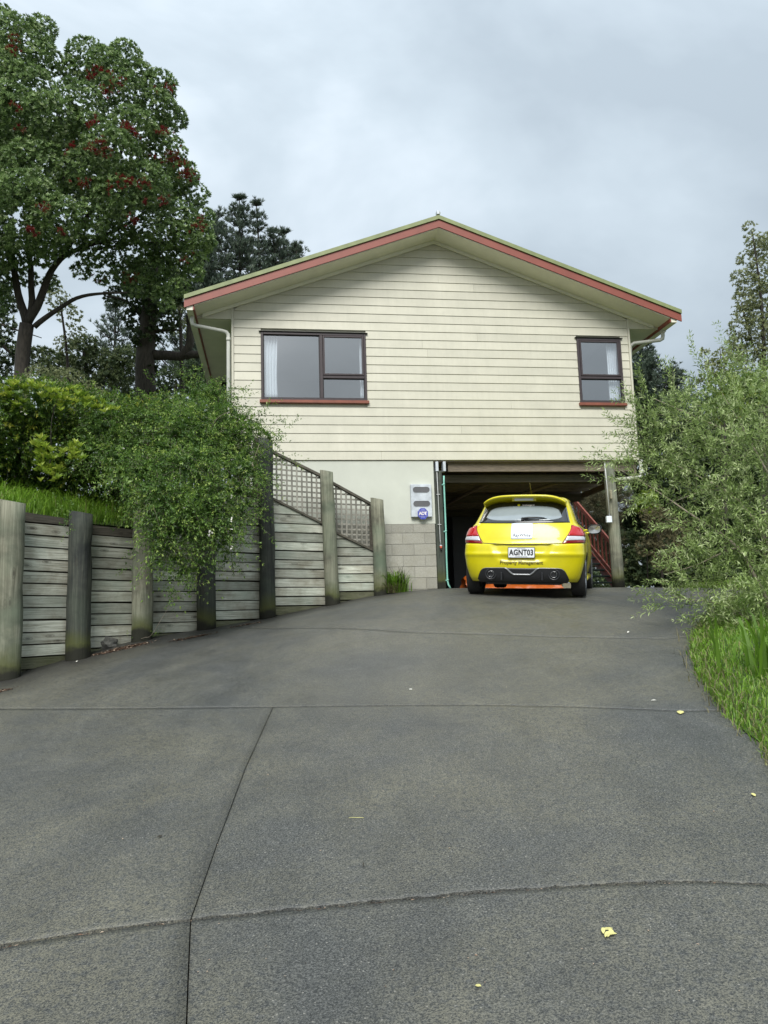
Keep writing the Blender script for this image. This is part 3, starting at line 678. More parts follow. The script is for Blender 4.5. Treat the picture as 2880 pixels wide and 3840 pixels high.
for bi, (i0, i1, zt0, zt1) in enumerate(bays):
    A = P0 if i0 is None else (PM if i0 == -2 else PB[i0]); B = P0 if i1 is None else PB[i1]
    A, e_, nn, L_ = frame(A, B, 0.145)
    zb = min(gz1(*(A)), gz1(*(A+e_*L_)))-0.12
    slope = (zt1-zt0)/L_; ztop = max(zt0, zt1); z = ztop; sloped = bi in (5, 6)
    z = ztop - (0.03 if sloped else 0)
    first = True
    while z > zb:
        z0 = z-PH+0.012*rng.random()*0.6
        tilt = rng.normal(0, .003)
        poly = [(0, z0), (L_, z0+tilt), (L_, z-0.014+tilt), (0, z-0.014)]
        poly = clip_poly(poly, zt0-0.02, slope)
        if len(poly) >= 3 and max(p[1] for p in poly)-min(p[1] for p in poly) > 0.02:
            low = z0 < 0.5*(gz1(*A)+gz1(*(A+e_*L_)))+0.02
            mt = M['plank_low'] if low else (M['plank_top'] if (first and not sloped) else M['plank'])
            panel_piece('board', poly, A, e_, rng.normal(0, .005), 0.045, mt, wall)
        first = False; z -= PH
    bayinfo[bi] = (A, e_, nn, L_, zt0, slope, zt1)
    # dark earth filling behind the boards
    panel_piece('earth_backing', [(0, zb), (L_, zb), (L_, zt1-0.08), (0, zt0-0.08)], A, e_, 0.06, 0.06, M['soil'], wall)
# capping rails of the sloped bays
def rail(root, A, e_, s0, s1, z0, z1, w_, h_, depth, mt, name='rail'):
    rl = np.array(root.location); nn = np.array([-e_[1], e_[0]]); b_ = A+e_*s0+nn*depth
    mb = MB(); mb.prism([(0, 0), (s1-s0, z1-z0), (s1-s0, z1-z0+h_), (0, h_)], 1, 0, w_)
    return mb.build(name, mt, root, (b_[0]-rl[0], b_[1]-rl[1], z0-rl[2]), math.atan2(e_[1], e_[0]))
for bi in (5, 6):
    A, e_, nn, L_, zt0, slope, zt1 = bayinfo[bi]
    rail(wall, A, e_, -0.02, L_+0.02, zt0-0.03, zt1-0.03, 0.10, 0.035, -0.03, M['plank_top'], 'sloping_cap')

def lattice(bi, label, zt0, zt1, zb0=None, zb1=None, toprail=True):
    A, e_, nn, L_, z0, slope, z1 = bayinfo[bi]
    zb0 = z0 if zb0 is None else zb0; zb1 = z1 if zb1 is None else zb1
    t = thing('lattice_panel', label, 'lattice', (A[0], A[1], zb1), group='trellis lattice panels above the retaining wall')
    sw = 0.027; sb = (zb1-zb0)/L_; st = (zt1-zt0)/L_
    s = 0.06
    while s < L_-0.03:
        poly = clip_poly(clip_poly([(s, 0), (s+sw, 0), (s+sw, 4), (s, 4)], zt0, st), zb0, sb, False)
        panel_piece('upright_slat', poly, A, e_, 0.030, 0.012, M['lattice'], t); s += 0.0915
    z = min(zb0, zb1)+0.03
    while z < max(zt0, zt1):
        poly = clip_poly(clip_poly([(0, z), (L_, z), (L_, z+sw), (0, z+sw)], zt0, st), zb0, sb, False)
        if len(poly) >= 3: panel_piece('cross_slat', poly, A, e_, 0.0425, 0.012, M['lattice'], t)
        z += 0.086
    if toprail:
        rail(t, A, e_, 0, L_, zt0-0.01, zt1-0.01, 0.07, 0.045, 0.0, M['plank_top'], 'top_rail')
    rail(t, A, e_, L_-0.11, L_-0.07, zb1+0.02, zb1+0.02, 0.04, (zt1-zb1)-0.02, -0.012, M['plank_top'], 'end_batten')
lattice(4, 'square lattice panel half covered by vine left of the tallest post', 2.42, 2.42)
lattice(5, 'larger sloping lattice panel right of the tallest post', 2.31, 1.875)
lattice(6, 'smaller lower sloping lattice panel beside the shortest post', 1.845, 1.43)
# paling fence behind the vine, left of the lattice
pf = thing('paling_fence', 'grey vertical paling fence peeping out behind the vine', 'fence', (-0.75, -1.3, 1.2))
a0 = np.array([-1.6, -1.75]); e0 = unit(np.array([1.25, 0.75])); 
for k in range(15):
    panel_piece('paling', [(k*0.115, 1.25), (k*0.115+0.085, 1.25), (k*0.115+0.085, 2.40+0.02*(k % 3)), (k*0.115, 2.40+0.02*(k % 3))], a0, e0, 0.004*(k % 2), 0.02, M['lattice'], pf)
for z_ in (1.5, 2.2): panel_piece('fence_rail', [(0, z_), (1.72, z_), (1.72, z_+0.09), (0, z_+0.09)], a0, e0, 0.03, 0.04, M['plank_top'], pf)
# ledge of stone at the foot of the wall
def rock(name, label, c, s, seed):
    r = np.random.default_rng(seed); import bmesh
    bm = bmesh.new(); bmesh.ops.create_icosphere(bm, subdivisions=3, radius=1)
    for v in bm.verts:
        p = v.co; q = 1+0.20*math.sin(p.x*4+seed)*math.cos(p.y*3.3)+0.14*math.sin(p.z*7+p.x*5)+r.normal(0, .03); v.co = Vector((p.x*s[0]*q, p.y*s[1]*q, max(-0.5, p.z)*s[2]*q))
    me = bpy.data.meshes.new(name); bm.to_mesh(me); bm.free()
    o = new_obj(name, me, None, M['rock'], c); tag(o, label, 'rock'); return o
rp_ = ghit(222, 1400)
rock('mossy_rock', 'dark mossy rock wedged between the near-black post and the boards', (rp_[0], rp_[1]+0.02, gz1(*rp_)+0.05), (.17, .12, .115), 3)

# ------------------------------------------------------------------ raised bank behind the wall
def bank():
    L_ = np.vstack([[(-14, -16)], [(-6.5, -7.4)], [P0 + (-0.1, 0.12)], WB[2:]+np.array([-0.02, 0.02])])
    ztop = np.array([0.3, 0.75, 0.86, 0.90, 0.86, 0.86, 1.0, 1.5, 1.05, 0.6])
    offs = [0, 0.4, 1.0, 1.8, 3.0, 6.0, 12, 30, 90, 300]; rise = [0, .16, .38, .60, .85, 1.15, 1.3, 1.2, 0.5, -6]
    Lr = resample(np.column_stack([L_, ztop]), 60); V = []
    for k, o_ in enumerate(offs):
        for i in range(60):
            d = np.array([-0.80, 0.60]); x = Lr[i, 0]+d[0]*o_; y = Lr[i, 1]+d[1]*o_
            f = min(1, max(0, (Lr[i, 0]+1.2)/3.0)); z = Lr[i, 2]+rise[k]*(1-f)
            if x > -0.9 and y > -1.0 and k > 0: z = min(z, 1.6)
            V.append((x, y, z))
    n = 60; F = [(k*n+i, k*n+i+1, (k+1)*n+i+1, (k+1)*n+i) for k in range(len(offs)-1) for i in range(n-1)]
    o = new_obj('grassy_bank', mesh_np('grassy_bank', np.array(V), np.array(F), True), None, M['turf'])
    tag(o, 'raised grassy bank held by the retaining wall', None, None, 'structure'); return np.array(V)
BV = bank()
from mathutils.bvhtree import BVHTree
bank_bvh = BVHTree.FromObject(bpy.data.objects['grassy_bank'], bpy.context.evaluated_depsgraph_get())
def bz(x, y):
    h = bank_bvh.ray_cast(Vector((x, y, 60)), Vector((0, 0, -1)))
    return h[0].z if h[0] is not None else -99
def grass(name, label, pts, hts, root=None, lean=0.35, wdt=0.006, tn=(0.5, 0.25), mt='grass'):
    n = len(pts); pts = np.asarray(pts, float); an = rng.uniform(0, 2*math.pi, n); d = np.stack([np.cos(an), np.sin(an), np.zeros(n)], 1)
    s = np.stack([-np.sin(an), np.cos(an), np.zeros(n)], 1); h = np.asarray(hts)[:, None]; ln = lean*rng.uniform(0.2, 1.6, (n, 1))
    w_ = wdt*rng.uniform(0.7, 1.4, (n, 1)); Z = np.array([0, 0, 1.0])
    m1 = pts + Z*h*0.5 + d*h*ln*0.25; m2 = pts + Z*h*(0.86-0.15*ln) + d*h*ln*0.75; tp = pts + Z*h*(1.0-0.45*ln) + d*h*ln*1.35
    V = np.stack([pts-s*w_, pts+s*w_, m1-s*w_*.8, m1+s*w_*.8, m2-s*w_*.5, m2+s*w_*.5, tp], 1).reshape(-1, 3)
    i = np.arange(n)*7; F = np.concatenate([np.stack([i, i+1, i+3], 1), np.stack([i, i+3, i+2], 1), np.stack([i+2, i+3, i+5], 1), np.stack([i+2, i+5, i+4], 1), np.stack([i+4, i+5, i+6], 1)])
    T = np.repeat(np.clip(rng.normal(tn[0], tn[1], n), 0, 1), 7)
    o = new_obj(name, mesh_np(name, V, F, False, attr=T), root, M[mt])
    if root is None: tag(o, label, 'grass', None, 'stuff')
    return o
# long grass on the bank, behind the first three bays
pts = []
Lw = resample(np.vstack([[(-5.5, -6.9)], [P0], WB[2:6]]), 300)
while len(pts) < 9000:
    p = Lw[rng.integers(0, 300)] + np.array([-0.8, 0.6])*rng.random()**1.3*1.7 + rng.normal(0, .03, 2)
    if p[0] < -0.2 and bz(p[0], p[1]) > gz1(p[0], p[1])+.4: pts.append((p[0], p[1], bz(p[0], p[1])-0.01))
grass('bank_grass', 'long bright green grass on the bank above the retaining wall', pts, rng.uniform(0.10, 0.36, len(pts)), wdt=0.0055, tn=(0.62, 0.2), lean=.6)

# ------------------------------------------------------------------ the house
SB, ST = 2.286, 0.1592          # bottom of the siding, board pitch
RX, RZ, SL, HW_ = 3.705, 6.456, 0.3675, 7.433
def sof(x): return RZ - SL*abs(x-RX)
house = thing('house', 'cream weatherboard gable-ended house raised over an open carport', 'house', (3.7, 0, 0))
HL = np.array(house.location)
def hp(mb, name, mt, parent=None, kind=None):
    o = mb.build(name, M[mt] if isinstance(mt, str) else mt, parent or house, off=HL if parent is None else HL)
    if kind: o['kind'] = kind
    return o
W1 = (0.51, 2.382, 3.367, 4.61); W2 = (6.372, 7.243, 3.372, 4.622)
LEN = 9.2
# weatherboards
nb = int((RZ-SB)/ST)+1
for k in range(nb):
    z0 = SB+k*ST; z1 = z0+ST
    xl, xr = 0.041, HW_-0.037
    if z0 > sof(xl)-0.0: pass
    def xlim(z, side):
        dx = (RZ-0.02-z)/SL
        return max(xl, RX-dx) if side < 0 else min(xr, RX+dx)
    spans = [(None, None)]
    cut = [wn for wn in (W1, W2) if z0 < wn[3]-0.02 and z1 > wn[2]+0.02]
    edges = [('L', None)]
    segs = []; cur = 'L'
    for wn in cut: segs.append((cur, wn[0]-0.002)); cur = wn[1]+0.002
    segs.append((cur, 'R'))
    seg2 = []
    for s0, s1 in segs:      # some boards are butted together part way along
        w0 = xlim(z1, -1) if s0 == 'L' else s0; w1_ = xlim(z1, 1) if s1 == 'R' else s1
        if w1_-w0 > 2.4 and rng.random() < .6:
            j_ = rng.uniform(w0+.7, w1_-.7); seg2 += [(s0, j_-.0012), (j_+.0012, s1)]
        else: seg2.append((s0, s1))
    for s0, s1 in seg2:
        a0_ = xlim(z0, -1) if s0 == 'L' else s0; a1_ = xlim(z1, -1) if s0 == 'L' else s0
        b0_ = xlim(z0, 1) if s1 == 'R' else s1; b1_ = xlim(z1, 1) if s1 == 'R' else s1
        if b0_-a0_ < 0.03: continue
        if b1_ < a1_: a1_ = b1_ = (a0_+b0_)/2; 
        # bevel-back section: thick lip low, thin top; small drip groove shows as the dark line
        mb = MB(); f0, f1 = -0.004, 0.0065
        V = []
        for (xa, xb, yf, z_) in ((a0_, b0_, f0+0.004, z0+0.006), (a0_, b0_, f0, z0+0.010), (a1_ if z1 < 9 else a1_, b1_, f1, z1+0.003)):
            V += [(xa, yf, z_), (xb, yf, z_)]
        V += [(a1_, 0.032, z1+0.003), (b1_, 0.032, z1+0.003), (a0_, 0.032, z0+0.006), (b0_, 0.032, z0+0.006)]
        F = [(0, 1, 3, 2), (2, 3, 5, 4), (4, 5, 7, 6), (6, 7, 9, 8), (8, 9, 1, 0), (0, 2, 4, 6, 8), (1, 9, 7, 5, 3)]
        mb.poly(V, F); hp(mb, 'weatherboard', 'board')
# wall core behind the boards, with the window openings left open
mb = MB()
def core(x0, x1, z0, z1): mb.box(x0, x1, 0.034, 0.14, z0, z1)
core(0.0, W1[0], SB, 4.84); core(W1[0], W1[1], SB, W1[2]); core(W1[0], W1[1], W1[3], 4.84); core(W1[1], W2[0], SB, 4.84)
core(W2[0], W2[1], SB, W2[2]); core(W2[0], W2[1], W2[3], 4.84); core(W2[1], HW_, SB, 4.84)
mb.prism([(0.02, 4.841), (HW_-0.02, 4.841), (HW_-0.02, sof(HW_)-0.01), (RX, RZ-0.01), (0.02, sof(0)-0.01)], 1, 0.034, 0.14)
hp(mb, 'gable_wall', 'board')
mb = MB(); mb.box(0.0, 0.1, 0.141, LEN, SB, 4.86); mb.box(HW_-0.1, HW_, 0.141, LEN, SB, 4.86); mb.box(0, HW_, LEN, LEN+0.1, SB, 4.86)
mb.prism([(0.02, 4.861), (HW_-0.02, 4.861), (HW_-0.02, sof(HW_)-0.01), (RX, RZ-0.01), (0.02, sof(0)-0.01)], 1, LEN, LEN+0.1)
hp(mb, 'outer_wall', 'board')
for x0, x1 in ((-0.004, 0.038), (HW_-0.034, HW_+0.004)):
    mb = MB(); mb.bbox(x0, x1, -0.020, 0.045, SB-0.004, sof(x0 if x0 > 1 else x1)-0.075 , 0.003); hp(mb, 'corner_board', 'board')
# boxed ends of the side eaves
for sgn, x0, x1 in ((-1, -0.595, -0.005), (1, HW_+0.005, 8.02)):
    zt = lambda x: sof(x)-0.004
    mb = MB(); mb.prism([(x0, 4.835), (x1, 4.835), (x1, zt(x1)), (x0, max(zt(x0), 4.845))], 1, -0.002, 0.03); hp(mb, 'eave_end_board', 'board')
    mb = MB(); mb.box(min(x0, x1), max(x0, x1), 0.031, LEN, 4.842, 4.856); hp(mb, 'eave_soffit', 'soffit')
# rake moulding under the gable soffit
for sgn in (-1, 1):
    xe = -0.50 if sgn < 0 else 7.92
    mb = MB(); mb.prism([(RX, RZ-0.002), (xe, sof(xe)-0.002), (xe, sof(xe)-0.062), (RX, RZ-0.066)], 1, -0.034, -0.006); hp(mb, 'rake_moulding', 'soffit')
# gable soffit
OV = -0.475
for sgn, xe in ((-1, -0.60), (1, 8.03)):
    mb = MB(); mb.prism([(RX, RZ), (xe, sof(xe)), (xe, sof(xe)+0.018), (RX, RZ+0.018)], 1, OV, 0.10); hp(mb, 'gable_soffit', 'soffit')
# barge boards
BL, BR = -0.765, 8.24
for sgn, xe in ((-1, BL), (1, BR)):
    zb_ = lambda x: 6.470 - 0.3670*abs(x-3.708)
    mb = MB(); mb.prism([(3.708, zb_(3.708)), (xe, zb_(xe)), (xe, zb_(xe)+0.136), (3.708, zb_(3.708)+0.142)], 1, -0.500, OV-0.001); hp(mb, 'barge_board', 'redpaint')
# roof sheet and its folded green edge
for sgn, xe in ((-1, BL), (1, BR)):
    zr = lambda x: 6.470 + 0.146 - 0.3670*abs(x-3.708)
    mb = MB(); mb.prism([(3.708, zr(3.708)), (xe, zr(xe)), (xe, zr(xe)+0.072), (3.708, zr(3.708)+0.074)], 1, -0.525, -0.470); hp(mb, 'roof_edge_flashing', 'greenmetal')
    mb = MB()
    for k in range(48):      # profiled sheet ribs run down the slope
        y0 = -0.469+k*0.2; mb.prism([(3.708, zr(3.708)+0.05), (xe, zr(xe)+0.05), (xe, zr(xe)+0.075), (3.708, zr(3.708)+0.075)], 1, y0, y0+0.03)
        mb.prism([(3.708, zr(3.708)+0.045), (xe, zr(xe)+0.045), (xe, zr(xe)+0.055), (3.708, zr(3.708)+0.055)], 1, y0+0.0302, y0+0.1998)
    hp(mb, 'roof', 'greenmetal')
mb = MB(); mb.tube([(3.708, -0.53, 6.725), (3.708, LEN+0.4, 6.725)], 0.03, 10); hp(mb, 'ridge_cap', 'greenmetal')
mb = MB(); mb.bbox(3.672, 3.722, -0.535, -0.42, 6.70, 6.775, 0.004); hp(mb, 'ridge_end', 'galv')
# fascia and gutters of the side eaves
for sgn, xf, xg in ((-1, -0.600, -0.730), (1, 8.022, 8.155)):
    mb = MB(); mb.box(min(xf, xf+0.02*sgn), max(xf, xf+0.02*sgn), OV+0.002, LEN+0.3, 4.80, 4.975); hp(mb, 'fascia', 'redpaint')
    mb = MB(); x0, x1 = sorted((xf+0.024*sgn, xg)); mb.prism([(x0, 4.795), (x1, 4.795), (x1, 4.92), (x0, 4.92)], 1, OV+0.002, LEN+0.3); hp(mb, 'gutter', 'soffit')
# downpipes
mb = MB(); r_ = 0.034
A_ = [(-0.665, -0.18, 4.80), (-0.665, -0.18, 4.72), (-0.655, -0.17, 4.665), (-0.60, -0.155, 4.640), (-0.50, -0.14, 4.630), (-0.16, -0.07, 4.590), (-0.09, -0.055, 4.575), (-0.055, -0.05, 4.53), (-0.052, -0.05, 4.45), (-0.052, -0.05, 1.2)]
mb.tube(A_, r_, 14); hp(mb, 'downpipe', 'pvc')
for z_ in (4.44, 2.9):
    mb = MB(); mb.tube([(-0.052, -0.05, z_-0.03), (-0.052, -0.05, z_+0.03)], 0.040, 14); hp(mb, 'pipe_collar', 'pvc')
mb = MB(); mb.tube([(8.09, -0.05, 4.80), (8.09, -0.05, 4.70), (8.075, -0.05, 4.635), (8.02, -0.05, 4.605), (7.92, -0.02, 4.60), (7.56, 0.10, 4.585), (7.50, 0.12, 4.54), (7.49, 0.14, 4.4), (7.49, 0.4, 2.3)], 0.036, 14); hp(mb, 'downpipe', 'pvc')
mb = MB(); mb.tube([(7.50, 0.05, 2.30), (7.50, 0.05, 2.06), (7.48, 0.05, 2.0), (7.42, 0.05, 1.965), (7.0, 0.2, 1.95)], 0.036, 14); hp(mb, 'waste_pipe', 'pvc')
mb = MB(); mb.prism([(8.09+0.045*math.cos(t), 4.78+0.045*math.sin(t)) for t in np.linspace(0, 2*math.pi, 14)[:-1]], 1, -0.10, 0.0); hp(mb, 'gutter_outlet', 'pvc')
# lamp box under the left soffit
mb = MB(); mb.bbox(-0.42, -0.22, 3.75, 3.95, 4.60, 4.84, 0.01); o = mb.build('eave_lamp', M['black'], None, off=(0, 0, 0)); tag(o, 'small black box lamp fixed under the left eave', 'lamp')

# windows: aluminium joinery
def window(wn, lay, n_):
    x0, x1, z0, z1 = wn; fr = 0.042
    # root frame
    mb = MB(); yf, yb = -0.022, 0.075
    mb.bbox(x0, x0+fr, yf, yb, z0, z1, .004); mb.bbox(x1-fr, x1, yf, yb, z0, z1, .004)
    mb.bbox(x0+fr, x1-fr, yf, yb, z1-fr, z1, .004); mb.bbox(x0+fr, x1-fr, yf, yb, z0, z0+fr, .004)
    if lay == 'wide':
        mb.bbox(1.545, 1.60, yf-0.002, yb-.002, z0+fr, z1-fr, .004); mb.bbox(1.60, x1-fr, yf+.004, yb-.01, 3.775, 3.825, .004)
        cells = [(x0+fr, 1.545, z0+fr, z1-fr, False), (1.60, x1-fr, 3.825, z1-fr, True), (1.60, x1-fr, z0+fr, 3.775, False)]
    else:
        zc = 3.86; mb.bbox(x0+fr, x1-fr, yf+.004, yb-.01, zc-.025, zc+.025, .004)
        cells = [(x0+fr, x1-fr, zc+.025, z1-fr, True), (x0+fr, x1-fr, z0+fr, zc-.025, False)]
    win = hp(mb, 'window', 'alu')
    for cx0, cx1, cz0, cz1, sash in cells:
        if sash:
            m2 = MB(); s_ = 0.036; y0, y1 = -0.030, 0.012
            m2.bbox(cx0+.004, cx0+s_, y0, y1, cz0+.004, cz1-.004, .004); m2.bbox(cx1-s_, cx1-.004, y0, y1, cz0+.004, cz1-.004, .004)
            m2.bbox(cx0+s_, cx1-s_, y0, y1, cz1-s_, cz1-.004, .004); m2.bbox(cx0+s_, cx1-s_, y0, y1, cz0+.004, cz0+s_, .004)
            hp(m2, 'sash', 'alu', win); cx0 += s_; cx1 -= s_; cz0 += s_; cz1 -= s_; yg = -0.008
        else:
            m2 = MB(); s_ = 0.014; y0, y1 = 0.010, 0.03
            m2.box(cx0, cx0+s_, y0, y1, cz0, cz1); m2.box(cx1-s_, cx1, y0, y1, cz0, cz1); m2.box(cx0+s_, cx1-s_, y0, y1, cz1-s_, cz1); m2.box(cx0+s_, cx1-s_, y0, y1, cz0, cz0+s_)
            hp(m2, 'glazing_bead', 'black', win); yg = 0.02
        m3 = MB(); m3.box(cx0-.002, cx1+.002, yg, yg+0.005, cz0-.002, cz1+.002); hp(m3, 'pane', 'glass', win)
    m4 = MB(); m4.prism([(-0.050, z0-0.002), (0.03, z0+0.0), (0.03, z0-0.055), (-0.030, z0-0.058), (-0.050, z0-0.050)], 0, x0-0.028, x1+0.030); hp(m4, 'sill', 'sill', win)
    m5 = MB(); m5.prism([(-0.045, z1+0.012), (0.03, z1+0.020), (0.03, z1+0.001), (-0.038, z1+0.001)], 0, x0-0.035, x1+0.035); hp(m5, 'head_flashing', 'black', win)
    return win
window(W1, 'wide', 1); window(W2, 'narrow', 2)
# rooms behind the windows
for nm, x0, x1, y1 in (('room', 0.11, 4.6, 3.6), ('room', 4.7, 7.32, 3.2)):
    mb = MB(); y0 = 0.142; z0, z1 = 2.50, 4.83; t_ = 0.02
    mb.box(x0, x1, y0, y1, z0-t_, z0); mb.box(x0, x1, y0, y1, z1, z1+0.01); mb.box(x0, x0+t_, y0, y1, z0, z1); mb.box(x1-t_, x1, y0, y1, z0, z1); mb.box(x0+t_, x1-t_, y1, y1+t_, z0, z1)
    hp(mb, 'room_lining', 'inwall')
def curtain(x0, x1, z0, z1, label, y=0.115, folds=5):
    n = 60; V = []; rr_ = rng.uniform(0, 6, 6)
    for j in range(13):
        for i in range(n):
            u = i/(n-1); g = 1-0.05*math.sin(j/12*math.pi)
            V.append((x0+(x1-x0)*u*g, y+0.022*math.sin(u*folds*2*math.pi+rr_[0]+0.3*math.sin(j*.5))+0.010*math.sin(u*folds*4.3*math.pi+rr_[1]+j*.15), z0+(z1-z0)*j/12))
    F = [(j*n+i, j*n+i+1, (j+1)*n+i+1, (j+1)*n+i) for j in range(12) for i in range(n-1)]
    me = mesh_np('curtain', np.array(V), np.array(F), True); o = new_obj('curtain', me, None, M['curtain'])
    mo = o.modifiers.new('thick', 'SOLIDIFY'); mo.thickness = 0.003
    tag(o, label, 'curtain', 'white curtains behind the windows')
curtain(0.55, 0.80, 3.42, 4.56, 'white curtain drawn to the left of the wide window')
curtain(2.28, 2.345, 3.42, 4.56, 'narrow edge of white curtain at the right of the wide window', folds=2)
curtain(7.00, 7.19, 3.42, 4.58, 'white curtain hanging at the right of the small window', folds=4)
# far window and pale fittings seen inside the right room
mb = MB(); mb.box(6.30, 6.36, 2.2, 2.26, 2.5, 4.1); mb.box(6.36, 6.9, 2.2, 2.22, 2.5, 3.95); hp(mb, 'inner_door', 'inwall')

# lower cladding panel and concrete blocks
mb = MB(); mb.bbox(0.05, 3.545, 0.02, 0.06, 1.145, 2.284, .003); hp(mb, 'cement_panel', 'panel')
mb = MB(); mb.box(0.05, 3.530, 0.012, 0.17, -0.35, 1.140); hp(mb, 'mortar_core', 'mortar')
zt_ = [(0.985, 1.138), (0.788, 0.982), (0.590, 0.785), (0.392, 0.587), (0.194, 0.389), (-0.004, 0.191), (-0.25, -0.008)]
for ci, (z0, z1) in enumerate(zt_):
    off_ = 0.0 if ci % 2 == 0 else 0.2
    x1 = 3.531; first = True
    while x1 > 1.0:
        wd = 0.388 if not (first and ci % 2 == 1) else 0.190
        mb = MB(); jt = rng.normal(0, .0012); mb.bbox(x1-wd, x1, 0.003+jt, 0.05, z0+0.002, z1-0.002, .003); hp(mb, 'concrete_block', 'block'); x1 -= wd+0.008; first = False
# under-floor: joists, bearers, boards
mb = MB(); mb.box(0.0, HW_-0.001, 0.035, LEN, 2.262, 2.282); hp(mb, 'floor_underside', 'joist')
for k in range(18):
    mb = MB(); y = 0.10+k*0.45; mb.box(3.60 if k else 3.83, HW_-0.002, y, y+0.045, 2.10, 2.261); hp(mb, 'joist', 'joist')
for y in (0.30, 2.6, 5.0):
    mb = MB(); mb.box(3.56, 7.40, y, y+0.05, 1.935, 2.075); o = mb.build('bearer', M['beam'], house, off=HL)
    mb = MB(); mb.box(3.56, 7.40, y+0.17, y+0.22, 1.935, 2.075); o = mb.build('bearer', M['beam'], house, off=HL)
mb = MB(); mb.box(HW_-0.06, HW_-0.004, 0.10, LEN, 1.99, 2.099); hp(mb, 'edge_bearer', 'joist')
mb = MB(); mb.tube([(5.6, 1.4, 1.88), (6.9, 0.16, 2.20)], 0.04, 4); hp(mb, 'diagonal_brace', 'joist')
mb = MB(); mb.tube([(4.1, 3.4, 1.80), (5.2, 1.0, 2.22)], 0.04, 4); hp(mb, 'diagonal_brace', 'joist')
# back wall of the carport with its dark doorway, and the side wall
yb_ = 6.4
d0 = on(1, yb_, 960, 1143)[0]; dt = on(1, yb_, 975, 1143)[2]; d1 = on(1, yb_, 977.5, 1143)[0]
mb = MB(); mb.box(d1, 6.5, yb_, yb_+0.1, -0.2, 2.09)
for x in np.arange(d1+0.3, 6.4, 0.3): mb.box(x, x+0.012, yb_-0.006, yb_-0.001, -0.2, 2.08)
hp(mb, 'carport_back_wall', 'greywall')
mb = MB(); mb.box(3.0, d1-0.003, yb_, yb_+0.1, dt, 2.09); mb.box(2.4, d1+1.2, yb_+1.2, yb_+1.25, -0.2, 2.25); hp(mb, 'doorway_dark_sheet', 'dark')  # darkness inside the doorway is put into this near-black sheet
mb = MB(); mb.box(3.0, 3.52, 0.18, yb_-0.01, -0.2, 2.09); hp(mb, 'storage_wall', 'greywall')
# carport posts
t = thing('carport_post', 'square dark carport post with pale blocks at its head beside the block wall', 'post', (3.615, 0.09, 0), group='posts carrying the front of the house')
mb = MB(); mb.bbox(-0.072, 0.078, -0.075, 0.075, -0.1, 2.10, .008); mb.build('post_body', M['post_b'], t)
for x in (-0.035, 0.100):
    mb = MB(); mb.bbox(x, x+0.048, -0.11, 0.05, 2.085, 2.262, .003); mb.build('head_block', M['galv'], t)
t = thing('carport_post', 'round grey-green timber carport post in front of the red stairs', 'post', (6.925, 0.12, gz1(6.92, 0.12)), group='posts carrying the front of the house')
mb = MB(); mb.tube([(0.0, 0, -0.1), (0.0, 0, 0.3), (-0.008, 0, 0.9), (-0.015, 0, 1.5), (-0.035, 0, 2.32)], [.115, .112, .107, .104, .098], 24); mb.build('post_body', M['post_a'], t)
t = thing('power_conduit', 'thin grey conduit with a white junction box on the round carport post', 'conduit', (6.79, -0.02, 1.1))
mb = MB(); mb.tube([(-0.035, 0.0, 1.15), (-0.02, 0, 0.75), (-0.008, 0, 0.12)], 0.012, 8); mb.build('pipe', M['conduit'], t)
mb = MB(); mb.bbox(-0.075, 0.025, -0.03, 0.03, 0.02, 0.14, .008); mb.build('junction_box', M['white'], t)
mb = MB(); mb.bbox(0.03, 0.065, -0.02, 0.02, 0.46, 0.62, .004); mb.build('switch_plate', M['paleblock'], t)
t = thing('lead_with_plug', 'grey conduit ending in an orange and white plug on the square post', 'power lead', (3.60, -0.0, 0.7))
mb = MB(); mb.tube([(0.0, 0, 1.38), (0.005, -0.002, 0.9), (0.012, -0.002, 0.14), (0.02, -0.003, 0.06)], 0.0075, 8); mb.build('pipe', M['conduit'], t)
for z_ in (0.42, 0.96):
    mb = MB(); mb.bbox(-0.022, 0.042, -0.010, 0.012, z_, z_+0.014, .002); mb.build('saddle_clip', M['conduit'], t)
mb = MB(); mb.tube([(0.02, -0.006, 0.0), (0.02, -0.006, 0.045)], 0.020, 12); mb.build('plug', M['plugred'], t)
mb = MB(); mb.tube([(0.02, -0.006, 0.046), (0.02, -0.006, 0.06)], 0.022, 12); mb.build('plug_collar', M['white'], t)
mb = MB(); mb.tube([(0.02, -0.006, -0.035), (0.02, -0.006, -0.001)], 0.014, 12); mb.build('plug_tail', M['black'], t)
t = thing('mint_pipe', 'mint green pipe running down beside the square carport post', 'pipe', (3.72, -0.02, 0))
mb = MB(); mb.tube([(0.0, 0, 2.0), (-0.004, 0, 1.9), (-0.004, 0, 1.0), (-0.012, 0, 0.55), (-0.012, 0, 0.14), (0.0, -0.01, 0.06), (0.03, -0.03, 0.0)], 0.0155, 10); mb.build('pipe', M['mint'], t)
for z_ in (1.83, 0.99, 0.13):
    mb = MB(); mb.tube([(-0.007, 0, z_), (-0.007, 0, z_+0.03)], 0.020, 10); mb.bbox(-0.045, -0.012, -0.006, 0.006, z_, z_+0.02, .002); mb.build('clip', M['mint'], t)

